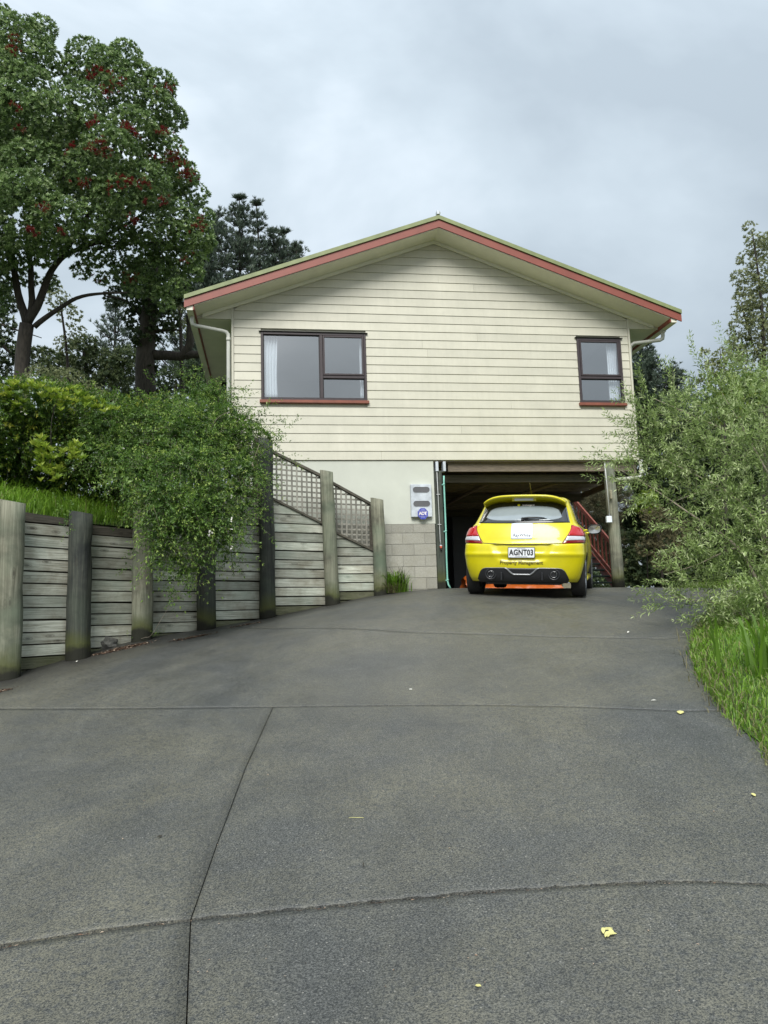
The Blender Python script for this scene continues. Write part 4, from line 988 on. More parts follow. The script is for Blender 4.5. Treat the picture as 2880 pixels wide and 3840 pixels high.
# meter box and alarm sign
t = thing('meter_box', 'weathered metal meter box with two pill-shaped panes on the panel wall', 'meter box', (3.29, 0.0, 1.26))
def pill(cx, cz, hw_, r, n=10):
    P = [(cx+hw_-r+r*math.cos(a_), cz+r*math.sin(a_)) for a_ in np.linspace(-math.pi/2, math.pi/2, n)] + [(cx-hw_+r+r*math.cos(a_), cz+r*math.sin(a_)) for a_ in np.linspace(math.pi/2, 3*math.pi/2, n)]
    return P
mb = MB(); mb.bbox(-0.187, 0.187, -0.055, 0.018, 0.0, 0.585, .006); mb.build('case', M['galv'], t)
for cz in (0.485, 0.235):
    mb = MB(); mb.prism(pill(0.003, cz, 0.150, 0.050), 1, -0.0575, -0.050); mb.build('pane', M['greypane'], t)
    rim_ = pill(0.003, cz, 0.153, 0.053); mb = MB(); mb.tube([(p[0], -0.058, p[1]) for p in rim_]+[(rim_[0][0], -0.058, rim_[0][1])], 0.0025, 5); mb.build('pane_rim', M['galv'], t)
def text_mesh(name, s, size, mt, parent, fn, extr=0.0, shear=0.0, align='CENTER', bold=0.0, spacing=1.0, sub=False):
    """flat lettering; fn maps (x, z) on the sign to a 3D point"""
    cu = bpy.data.curves.new(name, 'FONT'); cu.body = s; cu.size = size; cu.align_x = align; cu.align_y = 'CENTER'; cu.shear = shear; cu.space_character = spacing; cu.offset = bold; cu.resolution_u = 4
    o = bpy.data.objects.new(name, cu); COL.objects.link(o)
    me = bpy.data.meshes.new_from_object(o.evaluated_get(bpy.context.evaluated_depsgraph_get())); bpy.data.objects.remove(o); bpy.data.curves.remove(cu)
    if sub:
        import bmesh
        bm = bmesh.new(); bm.from_mesh(me); bmesh.ops.triangulate(bm, faces=bm.faces)
        for _ in range(2): bmesh.ops.subdivide_edges(bm, edges=[e_ for e_ in bm.edges if e_.calc_length() > 0.012], cuts=1)
        bm.to_mesh(me); bm.free()
    for v in me.vertices: v.co = Vector(fn(v.co.x, v.co.y))
    me.name = name
    return new_obj(name, me, parent, mt)
t = thing('alarm_sign', 'blue octagonal ADT alarm sign on the lower edge of the meter box', 'sign', (3.305, -0.066, 1.315))
def octo(r, k=0.92): return [(r*math.cos(math.pi/8+i*math.pi/4)*k, r*math.sin(math.pi/8+i*math.pi/4)) for i in range(8)]
mb = MB(); mb.prism(octo(0.107), 1, -0.004, 0.004); mb.build('plate', M['blue'], t)
P_ = octo(0.100); mb = MB(); mb.tube([(p[0], -0.0045, p[1]) for p in P_+[P_[0]]], 0.0018, 4); mb.build('border_line', M['sign_pale'], t)
Q_ = [(-.068, -.045), (.068, -.045), (.068, .048), (-.068, .048)]; mb = MB(); mb.tube([(p[0], -0.0045, p[1]) for p in Q_+[Q_[0]]], 0.0025, 4); mb.build('frame_line', M['signwhite'], t)
text_mesh('lettering', 'ADT', 0.078, M['signwhite'], t, lambda x, z: (x*0.98, -0.0065, z+0.002), bold=0.003, spacing=0.86)
for z_ in (0.070, -0.062):
    mb = MB(); mb.box(-0.036, 0.036, -0.0062, -0.0042, z_-0.005, z_+0.005); mb.build('small_print_band', M['sign_pale'], t)

# ------------------------------------------------------------------ red stairs behind the carport
st = thing('red_staircase', 'red stained timber staircase with open dark treads behind the carport', 'staircase', (9.0, 5.6, 0))
SLc = np.array([9.0, 5.6, 0.0])
nb_ = on(1, 5.0, 1338, 1262)
S0 = dp(20.0, 1327, 1262); S0[2] = 0.25; th_ = math.radians(5); dirv = np.array([-math.sin(th_), math.cos(th_), 0]); wv = np.array([math.cos(th_), math.sin(th_), 0])
rise, going, ns = 0.175, 0.235, 12
def beam_between(mb, A, B, w_, h_):
    A, B = Vector(A), Vector(B); d = (B-A).normalized(); s_ = d.cross(Vector((0, 0, 1))).normalized()*w_/2; u_ = Vector((0, 0, 1))*h_/2
    V = [A-s_-u_, A+s_-u_, A+s_+u_, A-s_+u_, B-s_-u_, B+s_-u_, B+s_+u_, B-s_+u_]
    mb.poly([tuple(v) for v in V], [(0, 1, 2, 3), (7, 6, 5, 4), (0, 4, 5, 1), (1, 5, 6, 2), (2, 6, 7, 3), (3, 7, 4, 0)])
def spt(k, side, dz=0): return S0 + dirv*going*k + wv*side + np.array([0, 0, rise*k+dz])
WS = 1.0
for side, nm in ((0, 'stringer'), (-WS, 'stringer')):
    mb = MB(); beam_between(mb, spt(-2.3, side, -0.05), spt(ns, side, -0.05), 0.045, 0.27); mb.build(nm, M['redwood'], st, off=SLc)
for k in range(-2, ns):
    mb = MB(); c = spt(k, -WS/2); a_ = math.atan2(wv[1], wv[0])
    mb.bbox(-WS/2+.03, WS/2-.03, -0.12, 0.12, -0.02, 0.02, .004); mb.build('tread', M['tread'], st, tuple(c-SLc), a_)
for side in (0.02,):
    mb = MB(); beam_between(mb, spt(-0.2, side, 0.98), spt(ns, side, 0.98), 0.05, 0.13); mb.build('handrail', M['redwood'], st, off=SLc)
    mb = MB(); beam_between(mb, spt(0, side, 0.19), spt(ns, side, 0.19), 0.045, 0.10); mb.build('bottom_rail', M['redwood'], st, off=SLc)
    for k in range(0, int(ns*going/0.20)):
        f = k*0.20/going; p = spt(f, side+0.03)
        mb = MB(); mb.box(p[0]-0.02, p[0]+0.02, p[1]-0.02, p[1]+0.02, p[2]+0.15, p[2]+0.96); mb.build('baluster', M['redwood'], st, off=SLc)
    for f in (0, ns):
        p = spt(f, side+0.02); mb = MB(); mb.bbox(p[0]-0.05, p[0]+0.05, p[1]-0.05, p[1]+0.05, p[2]-0.4 if f == 0 else p[2]-2.6, p[2]+1.05, .005); mb.build('newel_post', M['redwood'], st, off=SLc)
# landing balustrade above
top = spt(ns, -WS/2)
for k in range(12):
    p = top + np.array([-0.85+k*0.115, 0.7, 0]); mb = MB(); mb.box(p[0]-0.035, p[0]+0.035, p[1], p[1]+0.02, p[2]-0.3, p[2]+1.0); mb.build('paling', M['redwood'], st, off=SLc)
mb = MB(); mb.box(top[0]-0.9, top[0]+.55, top[1]+0.1, top[1]+0.68, top[2]-0.06, top[2]-0.02); mb.build('landing', M['redwood'], st, off=SLc)
mb = MB(); mb.box(top[0]-0.9, top[0]+.55, top[1]+0.66, top[1]+0.72, top[2]+1.0, top[2]+1.05); mb.build('top_rail', M['redwood'], st, off=SLc)

# orange tarpaulin bundle and timber offcut on the carport floor beyond the car
def tarp():
    n, m_ = 46, 14; V = []; a0 = on(1, 2.0, 1001, 1262)[0]; a1 = on(1, 2.0, 1206, 1262)[0]
    for j in range(m_):
        for i in range(n):
            u = i/(n-1); an = math.pi*j/(m_-1); x = a0+(a1-a0)*u
            h = (0.17+0.10*math.exp(-((u-0.03)/0.06)**2))*(1+0.16*math.sin(u*21)+0.10*math.sin(u*47+1)); r2 = 0.26*(1+0.1*math.sin(u*17+2))
            z0 = gz1(x, 2.0)
            V.append((x+0.02*math.sin(j*2+i*.7), 2.0-math.cos(an)*r2+0.02*math.sin(i*1.3+j*1.9), z0+0.004+math.sin(an)*h*(1+0.05*math.sin(i*2.1+j*1.1))))
    F = [(j*n+i, j*n+i+1, (j+1)*n+i+1, (j+1)*n+i) for j in range(m_-1) for i in range(n-1)]
    F = F + []; me = mesh_np('tarpaulin', np.array(V), np.array(F), False); o = new_obj('tarpaulin', me, None, M['orange']); tag(o, 'crumpled orange tarpaulin bundle on the carport floor beyond the car', 'tarpaulin')
tarp()
ox = on(1, 2.0, 1207, 1262)[0]; ox1 = on(1, 2.0, 1228, 1262)[0]
mb = MB(); mb.bbox(ox+0.02, ox1, 1.85, 2.15, gz1(ox, 2), gz1(ox, 2)+0.15, .006); o = mb.build('timber_offcut', M['paleblock'], None); tag(o, 'pale squared timber offcut at the end of the orange tarpaulin', 'timber')

# ------------------------------------------------------------------ the yellow hatchback (local frame: x right, y forward from the rear face, z up)
TH = math.radians(24.9)
car = thing('parked_car', 'bright yellow hatchback parked nose in under the house with real estate lettering', 'car')
def smooth_interp(zs, xs, z):
    """monotone-ish cubic through knots"""
    zs = np.array(zs); xs = np.array(xs); z = np.asarray(z, float)
    d = np.diff(xs)/np.diff(zs); m_ = np.zeros(len(zs)); m_[1:-1] = np.where(d[:-1]*d[1:] > 0, 2*d[:-1]*d[1:]/(d[:-1]+d[1:]+1e-12), 0); m_[0] = d[0]; m_[-1] = d[-1]
    i = np.clip(np.searchsorted(zs, z)-1, 0, len(zs)-2); h = zs[i+1]-zs[i]; t = (z-zs[i])/h
    return (2*t**3-3*t**2+1)*xs[i]+(t**3-2*t**2+t)*h*m_[i]+(-2*t**3+3*t**2)*xs[i+1]+(t**3-t**2)*h*m_[i+1]
ZK = [.21, .26, .34, .44, .55, .60, .635, .70, .735, .75, .85, .95, 1.0, 1.05, 1.12, 1.25, 1.36, 1.42, 1.46, 1.485, 1.50]
YRK = [.13, .085, .055, .035, .018, .000, .012, .022, .032, .048, .085, .125, .150, .180, .240, .355, .455, .530, .66, .92, 1.30]
HWK = [.745, .775, .800, .826, .842, .847, .846, .843, .841, .840, .826, .795, .762, .722, .696, .652, .613, .585, .540, .46, .30]
RCK = [.22, .24, .25, .26, .27, .28, .28, .28, .28, .28, .30, .31, .31, .31, .31, .30, .28, .26, .26, .26, .22]
FK = [3.72, 3.80, 3.84, 3.86, 3.86, 3.85, 3.84, 3.80, 3.76, 3.74, 3.45, 3.10, 2.98, 2.88, 2.77, 2.55, 2.38, 2.27, 2.16, 2.02, 1.72]
ZK = [z if z < 1.05 else 1.05+(z-1.05)*.94 for z in ZK]
def prof(z): return [smooth_interp(ZK, q, z) for q in (YRK, HWK, RCK, FK)]
PW = 3.0
def rear_pt(t, z):
    """t=-1..1 across the rear; beyond that forward along the flank, (|t|-1) metres"""
    t = np.asarray(t, float); z = np.asarray(z, float); yr, hw, rc, fr = prof(z)
    ta = np.minimum(np.abs(t), 1.0)
    c = np.power(np.maximum(1-np.power(ta, PW), 0), 1/PW)
    x = np.sign(t)*ta*hw; y = yr + rc*(1-c) + 0.05*ta*ta + np.maximum(np.abs(t)-1, 0)
    # number plate hollow between the lamps
    inner = np.clip((0.44-np.abs(x)-(0.70-np.minimum(z, .70))*0.55)/0.08, 0, 1)*np.clip((z-0.475)/0.06, 0, 1)*np.clip((0.742-z)/0.015, 0, 1)
    y = y + 0.030*inner*inner*(3-2*inner)
    return np.stack([x, y, z], -1)
def rear_n(t, z):
    e_ = 1e-3; a_ = rear_pt(np.asarray(t)+e_, z)-rear_pt(np.asarray(t)-e_, z); b_ = rear_pt(t, np.asarray(z)+e_)-rear_pt(t, np.asarray(z)-e_)
    return unit(np.cross(a_, b_))
def body():
    zs = np.unique(np.concatenate([np.linspace(.21, .72, 40), np.linspace(.725, .765, 9), np.linspace(.77, 1.398, 44), np.linspace(1.398, 1.473, 16)]))
    th = np.linspace(0, math.pi/2, 34); ta = np.sin(th)**(2/PW); ta[-1] = 1.0
    tr = np.concatenate([-ta[::-1], ta[1:]])
    rings = []
    for z in zs:
        R_ = rear_pt(tr, np.full(len(tr), z)); yr, hw, rc, fr = [float(q) for q in prof(np.array([z]))]
        # flanks
        y1 = yr+rc+0.05; y2 = max(fr-0.55, y1+0.05); n = 40; ys = np.linspace(y1, y2, n+1)[1:]
        bul = 0.016*np.sin(np.clip((ys-y1)/(max(y2-y1, .1)), 0, 1)*math.pi) + (0.012 if .3 < z < .75 else 0.0)*np.clip(1-np.abs(ys-0.62)/0.45, 0, 1)
        taper = 1-0.05*np.clip((ys-2.2)/1.3, 0, 1)**2 - (0.10*np.clip((ys-1.6)/1.6, 0, 1)**2 if z > 1.0 else 0)
        xs = hw*taper+bul
        Rf = np.stack([xs, ys, np.full(n, z)], 1)
        tf = np.linspace(0, math.pi, 26)[1:-1]; xe = xs[-1]
        cx_ = np.sign(np.cos(tf))*np.abs(np.cos(tf))**(2/2.6)*xe; cy_ = y2+(fr-y2)*np.sin(tf)**(2/2.6)
        Fr = np.stack([cx_, cy_, np.full(len(tf), z)], 1)
        Lf = Rf[::-1]*np.array([-1, 1, 1])
        rings.append(np.vstack([R_, Rf, Fr, Lf]))
    G = np.stack(rings); nz, nr = G.shape[:2]; V = G.reshape(-1, 3); idx = np.arange(nz*nr).reshape(nz, nr)
    F = [tuple(q) for q in np.stack([idx[:-1], np.roll(idx[:-1], -1, 1), np.roll(idx[1:], -1, 1), idx[1:]], -1).reshape(-1, 4)]
    V = [tuple(p) for p in V]
    V.append((0, 2.0, .21)); V.append((0, 1.55, 1.476)); b = len(V)
    F += [(i, b-2, (i+1) % nr) for i in range(nr)][:]; F += [(idx[-1][i], idx[-1][(i+1) % nr], b-1) for i in range(nr)]
    return MB().poly(V, F, True)
bo = body().build('car_body', M['carpaint'], car)
# cut the wheel arches
AX = (0.66, 3.09)
cutters = []
for y in AX:
    cm = MB(); cm.lathe([(0.0, -1.2), (0.335, -1.2), (0.335, 1.2), (0.0, 1.2)], (0, y, 0.30), 'x', 48); c = cm.build('cut', None); c.data.materials.append(M['carpaint']); c.data.materials.append(M['carblack'])
    for p in c.data.polygons: p.material_index = 1
    md = bo.modifiers.new('b', 'BOOLEAN'); md.operation = 'DIFFERENCE'; md.solver = 'EXACT'; md.object = c; cutters.append(c)
cm = MB(); cm.box(-0.50, 0.50, -0.1, 3.6, 0.0, 0.24)
bo.data.materials.append(M['carblack'])
dg = bpy.context.evaluated_depsgraph_get(); me = bpy.data.meshes.new_from_object(bo.evaluated_get(dg)); bo.modifiers.clear(); bo.data = me; me.name = 'car_body'
for c in cutters: bpy.data.objects.remove(c)
# under-tray hides the open floor
mb = MB(); mb.bbox(-0.52, 0.52, 0.20, 3.5, 0.17, 0.215, .01); mb.build('under_tray', M['carblack'], car)
def patch(name, corners, mt, off=0.004, nu=24, nv=12, parent=None, bulge=0.0, edge=0.0, curve=None):
    """corners: (t,z) bl, br, tr, tl; laid on the rear surface and raised by off"""
    u = np.linspace(0, 1, nu)[None, :, None]; v = np.linspace(0, 1, nv)[:, None, None]; c = np.array(corners, float)
    S = (1-u)*(1-v)*c[0]+u*(1-v)*c[1]+u*v*c[2]+(1-u)*v*c[3]
    if curve is not None: S = curve(S, np.broadcast_to(u, S.shape[:2]+(1,))[..., 0], np.broadcast_to(v, S.shape[:2]+(1,))[..., 0])
    return patch_grid(name, S, mt, off, parent, bulge, u, v)
def patch_grid(name, S, mt, off, parent=None, bulge=0.0, u=None, v=None):
    nv, nu = S.shape[:2]; P = rear_pt(S[..., 0], S[..., 1]); Nn = rear_n(S[..., 0], S[..., 1]); 
    o_ = off
    if bulge: o_ = off + bulge*((1-(2*u-1)**4)*(1-(2*v-1)**4))
    top = P + Nn*o_; base = P - Nn*0.006
    V = np.vstack([top.reshape(-1, 3), base.reshape(-1, 3)]); idx = np.arange(nu*nv).reshape(nv, nu)
    F = np.stack([idx[:-1, :-1], idx[:-1, 1:], idx[1:, 1:], idx[1:, :-1]], -1).reshape(-1, 4)
    ring = np.concatenate([idx[0, :], idx[1:, -1], idx[-1, -2::-1], idx[-2:0:-1, 0]]); n = nu*nv
    F2 = np.stack([ring, ring+n, np.roll(ring, -1)+n, np.roll(ring, -1)], 1)
    me = mesh_np(name, V, np.vstack([F, F2]), True); 
    o = new_obj(name, me, parent or car, mt); return o
def tw(w_, z): return w_/float(prof(np.array([z]))[1][0])
def cr(w_, z): return (tw(w_, z), z)
# tailgate screen: black surround, grey pane
def gcurve(S, u, v):
    S = S.copy(); S[..., 1] += -0.012*(1-(2*u-1)**2)*(1-v)*-1*-1 + 0.020*(1-(2*u-1)**2)*v; return S
patch('screen_surround', [cr(-.645, 1.045), cr(.645, 1.045), cr(.565, 1.335), cr(-.565, 1.335)], M['carglass'], 0.005, 40, 16, curve=gcurve)
def scurve(S, u, v):
    S = S.copy(); q = np.clip(np.abs(2*u-1), 0, 1); S[..., 1] += 0.018*(1-(2*u-1)**2)*v
    S[..., 1] -= (q**8)*0.05*v*0.9; S[..., 1] += (q**6)*0.05*(1-v)
    return S
rp_ane = patch('rear_pane', [cr(-.55, 1.072), cr(.55, 1.072), cr(.475, 1.270), cr(-.475, 1.270)], M['rearpane'], 0.0075, 50, 20, curve=scurve)
# tailgate shut line, thin dark groove; V shape below the lamps
def strip(name, pts, w_, mt, off=0.0035, n=60, parent=None):
    P = resample(np.array(pts, float), n); d = np.gradient(P, axis=0); d /= np.linalg.norm(d, axis=1, keepdims=True)+1e-9; nn = np.stack([-d[:, 1], d[:, 0]], 1)
    hwv = np.array([0.83, 1.0]); S = np.stack([P - nn*w_/2*[1/.83, 1], P + nn*w_/2*[1/.83, 1]], 0)
    return patch_grid(name, S, mt, off, parent)
strip('tailgate_gap', [cr(-.545, .752), cr(-.40, .744), cr(-.2, .735), cr(0, .733), cr(.2, .735), cr(.40, .744), cr(.545, .752)], 0.009, M['carblack'])
strip('tailgate_side_gap', [cr(.545, .752), cr(.60, .83), cr(.655, .93), cr(.690, 1.01)], 0.006, M['carblack'])
strip('tailgate_side_gap', [cr(-.545, .752), cr(-.60, .83), cr(-.655, .93), cr(-.690, 1.01)], 0.006, M['carblack'])
# tail lamps
for sg in (-1, 1):
    def cc(lst): 
        r_ = [(sg*a_, b_) for a_, b_ in lst]; return r_ if sg > 0 else [r_[1], r_[0], r_[3], r_[2]]
    root = patch('tail_lamp', cc([(.655, .742), (1.04, .762), (.985, .975), (.875, 1.008)]), M['darkred'], 0.012, 30, 20, bulge=0.010)
    root['label'] = 'red and clear tail lamp cluster'
    patch('red_lens', cc([(.748, .852), (1.035, .849), (.975, .965), (.872, .993)]), M['redlens'], 0.024, 20, 10, parent=root, bulge=0.004)
    patch('clear_lens', cc([(.700, .782), (1.03, .795), (1.03, .842), (.742, .846)]), M['clearlens'], 0.022, 24, 8, parent=root, bulge=0.004)
    patch('lens_divider', cc([(.735, .835), (1.0, .852), (1.0, .857), (.735, .840)]), M['darkred'], 0.028, 16, 3, parent=root) if sg > 5 else None
# lower black insert with silver trim
def lowcurve(S, u, v): return S
zt = lambda w_: float(np.interp(abs(w_), [0, .125, .20, .26, .50, .56, .60, .64], [.405, .405, .408, .412, .408, .395, .345, .24]))
ws = np.linspace(-.635, .635, 61); S = np.stack([np.stack([[tw(w_, zt(w_)) for w_ in ws], [0.205+(zt(w_)-0.205)*v for w_ in ws]], -1) for v in np.linspace(0, 1, 10)], 0)
patch_grid('rear_diffuser', S, M['carblack'], 0.010)
tp = [(-.57, .375), (-.54, .398), (-.50, .406), (-.24, .408), (-.205, .395), (-.155, .345), (-.115, .318), (.115, .318), (.155, .345), (.205, .395), (.24, .408), (.50, .406), (.54, .398), (.57, .375)]
P_ = resample(np.array(tp), 70); mb = MB(); q = rear_pt([tw(a_, b_) for a_, b_ in P_], P_[:, 1]); nn_ = rear_n([tw(a_, b_) for a_, b_ in P_], P_[:, 1]); q = q+nn_*0.012
rad = [0.0045 if abs(a_) > .24 else 0.012 for a_, b_ in P_]; mb.tube([tuple(p) for p in q], rad, 8); mb.build('silver_trim', M['satin'], car)
for x in (-.28, .28):
    mb = MB(); mb.bbox(x-.012, x+.012, 0.02, 0.10, .235, .345, .005); mb.build('diffuser_fin', M['carblack'], car)
for sg in (-1, 1):
    x = sg*0.437; zc = 0.318; y0 = float(rear_pt(tw(x, zc), zc)[1])
    mb = MB(); mb.lathe([(0.083, -0.012), (0.080, -0.022), (0.062, -0.022), (0.060, 0.04)], (x, y0, zc), 'y', 36); ex = mb.build('exhaust_surround', M['carblack'], car)
    mb = MB(); mb.lathe([(0.040, 0.06), (0.040, -0.026), (0.0425, -0.030), (0.045, -0.026), (0.045, 0.06)], (x, y0, zc), 'y', 36); mb.build('exhaust_tip', M['chrome'], ex)
    mb = MB(); mb.lathe([(0.0001, 0.03), (0.0395, 0.03)], (x, y0, zc), 'y', 24); mb.build('exhaust_bore', M['dark'], ex)
# plate
y0 = float(rear_pt(0, .6175)[1])-0.022
mb = MB(); mb.bbox(-.188, .188, y0, y0+0.02, .545, .695, .006); pl = mb.build('number_plate', M['ink'], car)
mb = MB(); mb.bbox(-.180, .180, y0-0.003, y0+0.001, .552, .688, .004); mb.build('plate_face', M['plate'], pl)
fl = lambda yy, zz, sx=1.0, sz=1.0: (lambda x, z: (x*sx, yy, zz+z*sz))
text_mesh('plate_lettering', 'AGNT03', 0.098, M['ink'], pl, fl(y0-0.0045, .618, .86, 1.12), bold=0.0035, spacing=1.06)
text_mesh('plate_small_lettering', 'REAL ESTATE', 0.019, M['ink'], pl, fl(y0-0.0045, .677))
text_mesh('plate_small_lettering', 'RAYWHITE.CO.NZ', 0.019, M['ink'], pl, fl(y0-0.0045, .563))
sf = lambda xc, zc, off, sx=1.0: (lambda x, z: tuple((lambda t_, z_: rear_pt(t_, z_)+rear_n(t_, z_)*off)(tw(xc+x*sx, zc+z), zc+z)))
text_mesh('bumper_lettering', 'Property Management', 0.071, M['olive_ink'], car, sf(-.005, .480, .003, .93), bold=0.0022, sub=True)
patch('white_decal', [cr(-.150, .808), cr(.142, .808), cr(.142, 1.043), cr(-.150, 1.043)], M['white'], 0.003, 10, 10)
text_mesh('decal_lettering', 'RayWhite', 0.062, M['ink'], car, sf(-.004, .862, .005, .95), shear=0.18, sub=True, spacing=1.03, bold=0.0012)
# screen sticker
text_mesh('screen_lettering', 'rwwhangarei', 0.034, M['signwhite'], car, sf(.055, 1.300, .0085), bold=0.001, sub=True)
P_ = rear_pt(tw(-.078, 1.30), 1.30)+rear_n(tw(-.078, 1.3), 1.3)*0.0085
mb = MB(); mb.tube([tuple(P_), tuple(P_+rear_n(tw(-.078, 1.3), 1.3)*0.003)], 0.020, 20); mb.build('screen_sticker', M['carpaint'], car)
# wiper
P_ = [rear_pt(tw(a_, b_), b_)+rear_n(tw(a_, b_), b_)*o_ for a_, b_, o_ in ((.00, 1.085, .018), (.08, 1.095, .028), (.20, 1.100, .026), (.30, 1.097, .02))]
mb = MB(); mb.tube([tuple(p) for p in P_], [.020, .013, .009, .006], 8); wi = mb.build('wiper_arm', M['black'], car)
P_ = [rear_pt(tw(a_, b_), b_)+rear_n(tw(a_, b_), b_)*o_ for a_, b_, o_ in ((.03, 1.075, .012), (.18, 1.078, .013), (.33, 1.092, .012))]
mb = MB(); mb.tube([tuple(p) for p in P_], .007, 6); mb.build('wiper_blade', M['black'], wi)
mb = MB(); c_ = rear_pt(0.0, 1.082); n__ = rear_n(0.0, 1.082); mb.tube([tuple(c_), tuple(c_+n__*0.03)], 0.024, 14); mb.build('wiper_pivot', M['black'], wi)
# spoiler with the high brake lamp
ws = np.linspace(-.585, .585, 49); V = []; 
for w_ in ws:
    a_ = abs(w_)/.585; dr = -0.085*a_**5 - 0.012*a_**2; fwd = 0.10*a_**4
    dr -= 0.025; sec = [(0.80+fwd*.5, 1.492+dr*.9-0.03*a_**6), (0.50+fwd, 1.490+dr), (0.30+fwd, 1.474+dr), (0.265+fwd, 1.463+dr), (0.268+fwd, 1.445+dr), (0.30+fwd, 1.436+dr), (0.46+fwd*.6, 1.395+dr*.9), (0.56, 1.36+dr*.8)]
    V += [(w_, y, z) for y, z in sec]
ns_ = 8; F = [(i*ns_+k, i*ns_+(k+1) % ns_, (i+1)*ns_+(k+1) % ns_, (i+1)*ns_+k) for i in range(48) for k in range(ns_)]
mb = MB(); mb.poly(V, F, True); mb.f += [tuple(range(ns_)), tuple(range(48*ns_, 49*ns_))[::-1]]; mb.sm += [False, False]; sp_ = mb.build('roof_spoiler', M['carpaint'], car)
mb = MB(); mb.bbox(-.135, .135, 0.335, 0.36, 1.367, 1.403, .006); mb.build('high_brake_lamp', M['clearlens'], sp_)
mb = MB(); mb.bbox(-.175, .175, 0.350, 0.42, 1.360, 1.410, .006); mb.build('lamp_housing', M['carpaint'], sp_)
# aerial
mb = MB(); mb.tube([(0.02, 1.25, 1.46), (0.02, 1.22, 1.50)], [.016, .008], 10); mb.tube([(0.02, 1.225, 1.49), (0.0, 1.12, 1.69)], [.004, .003], 6); mb.build('roof_aerial', M['olive_ink'], car)
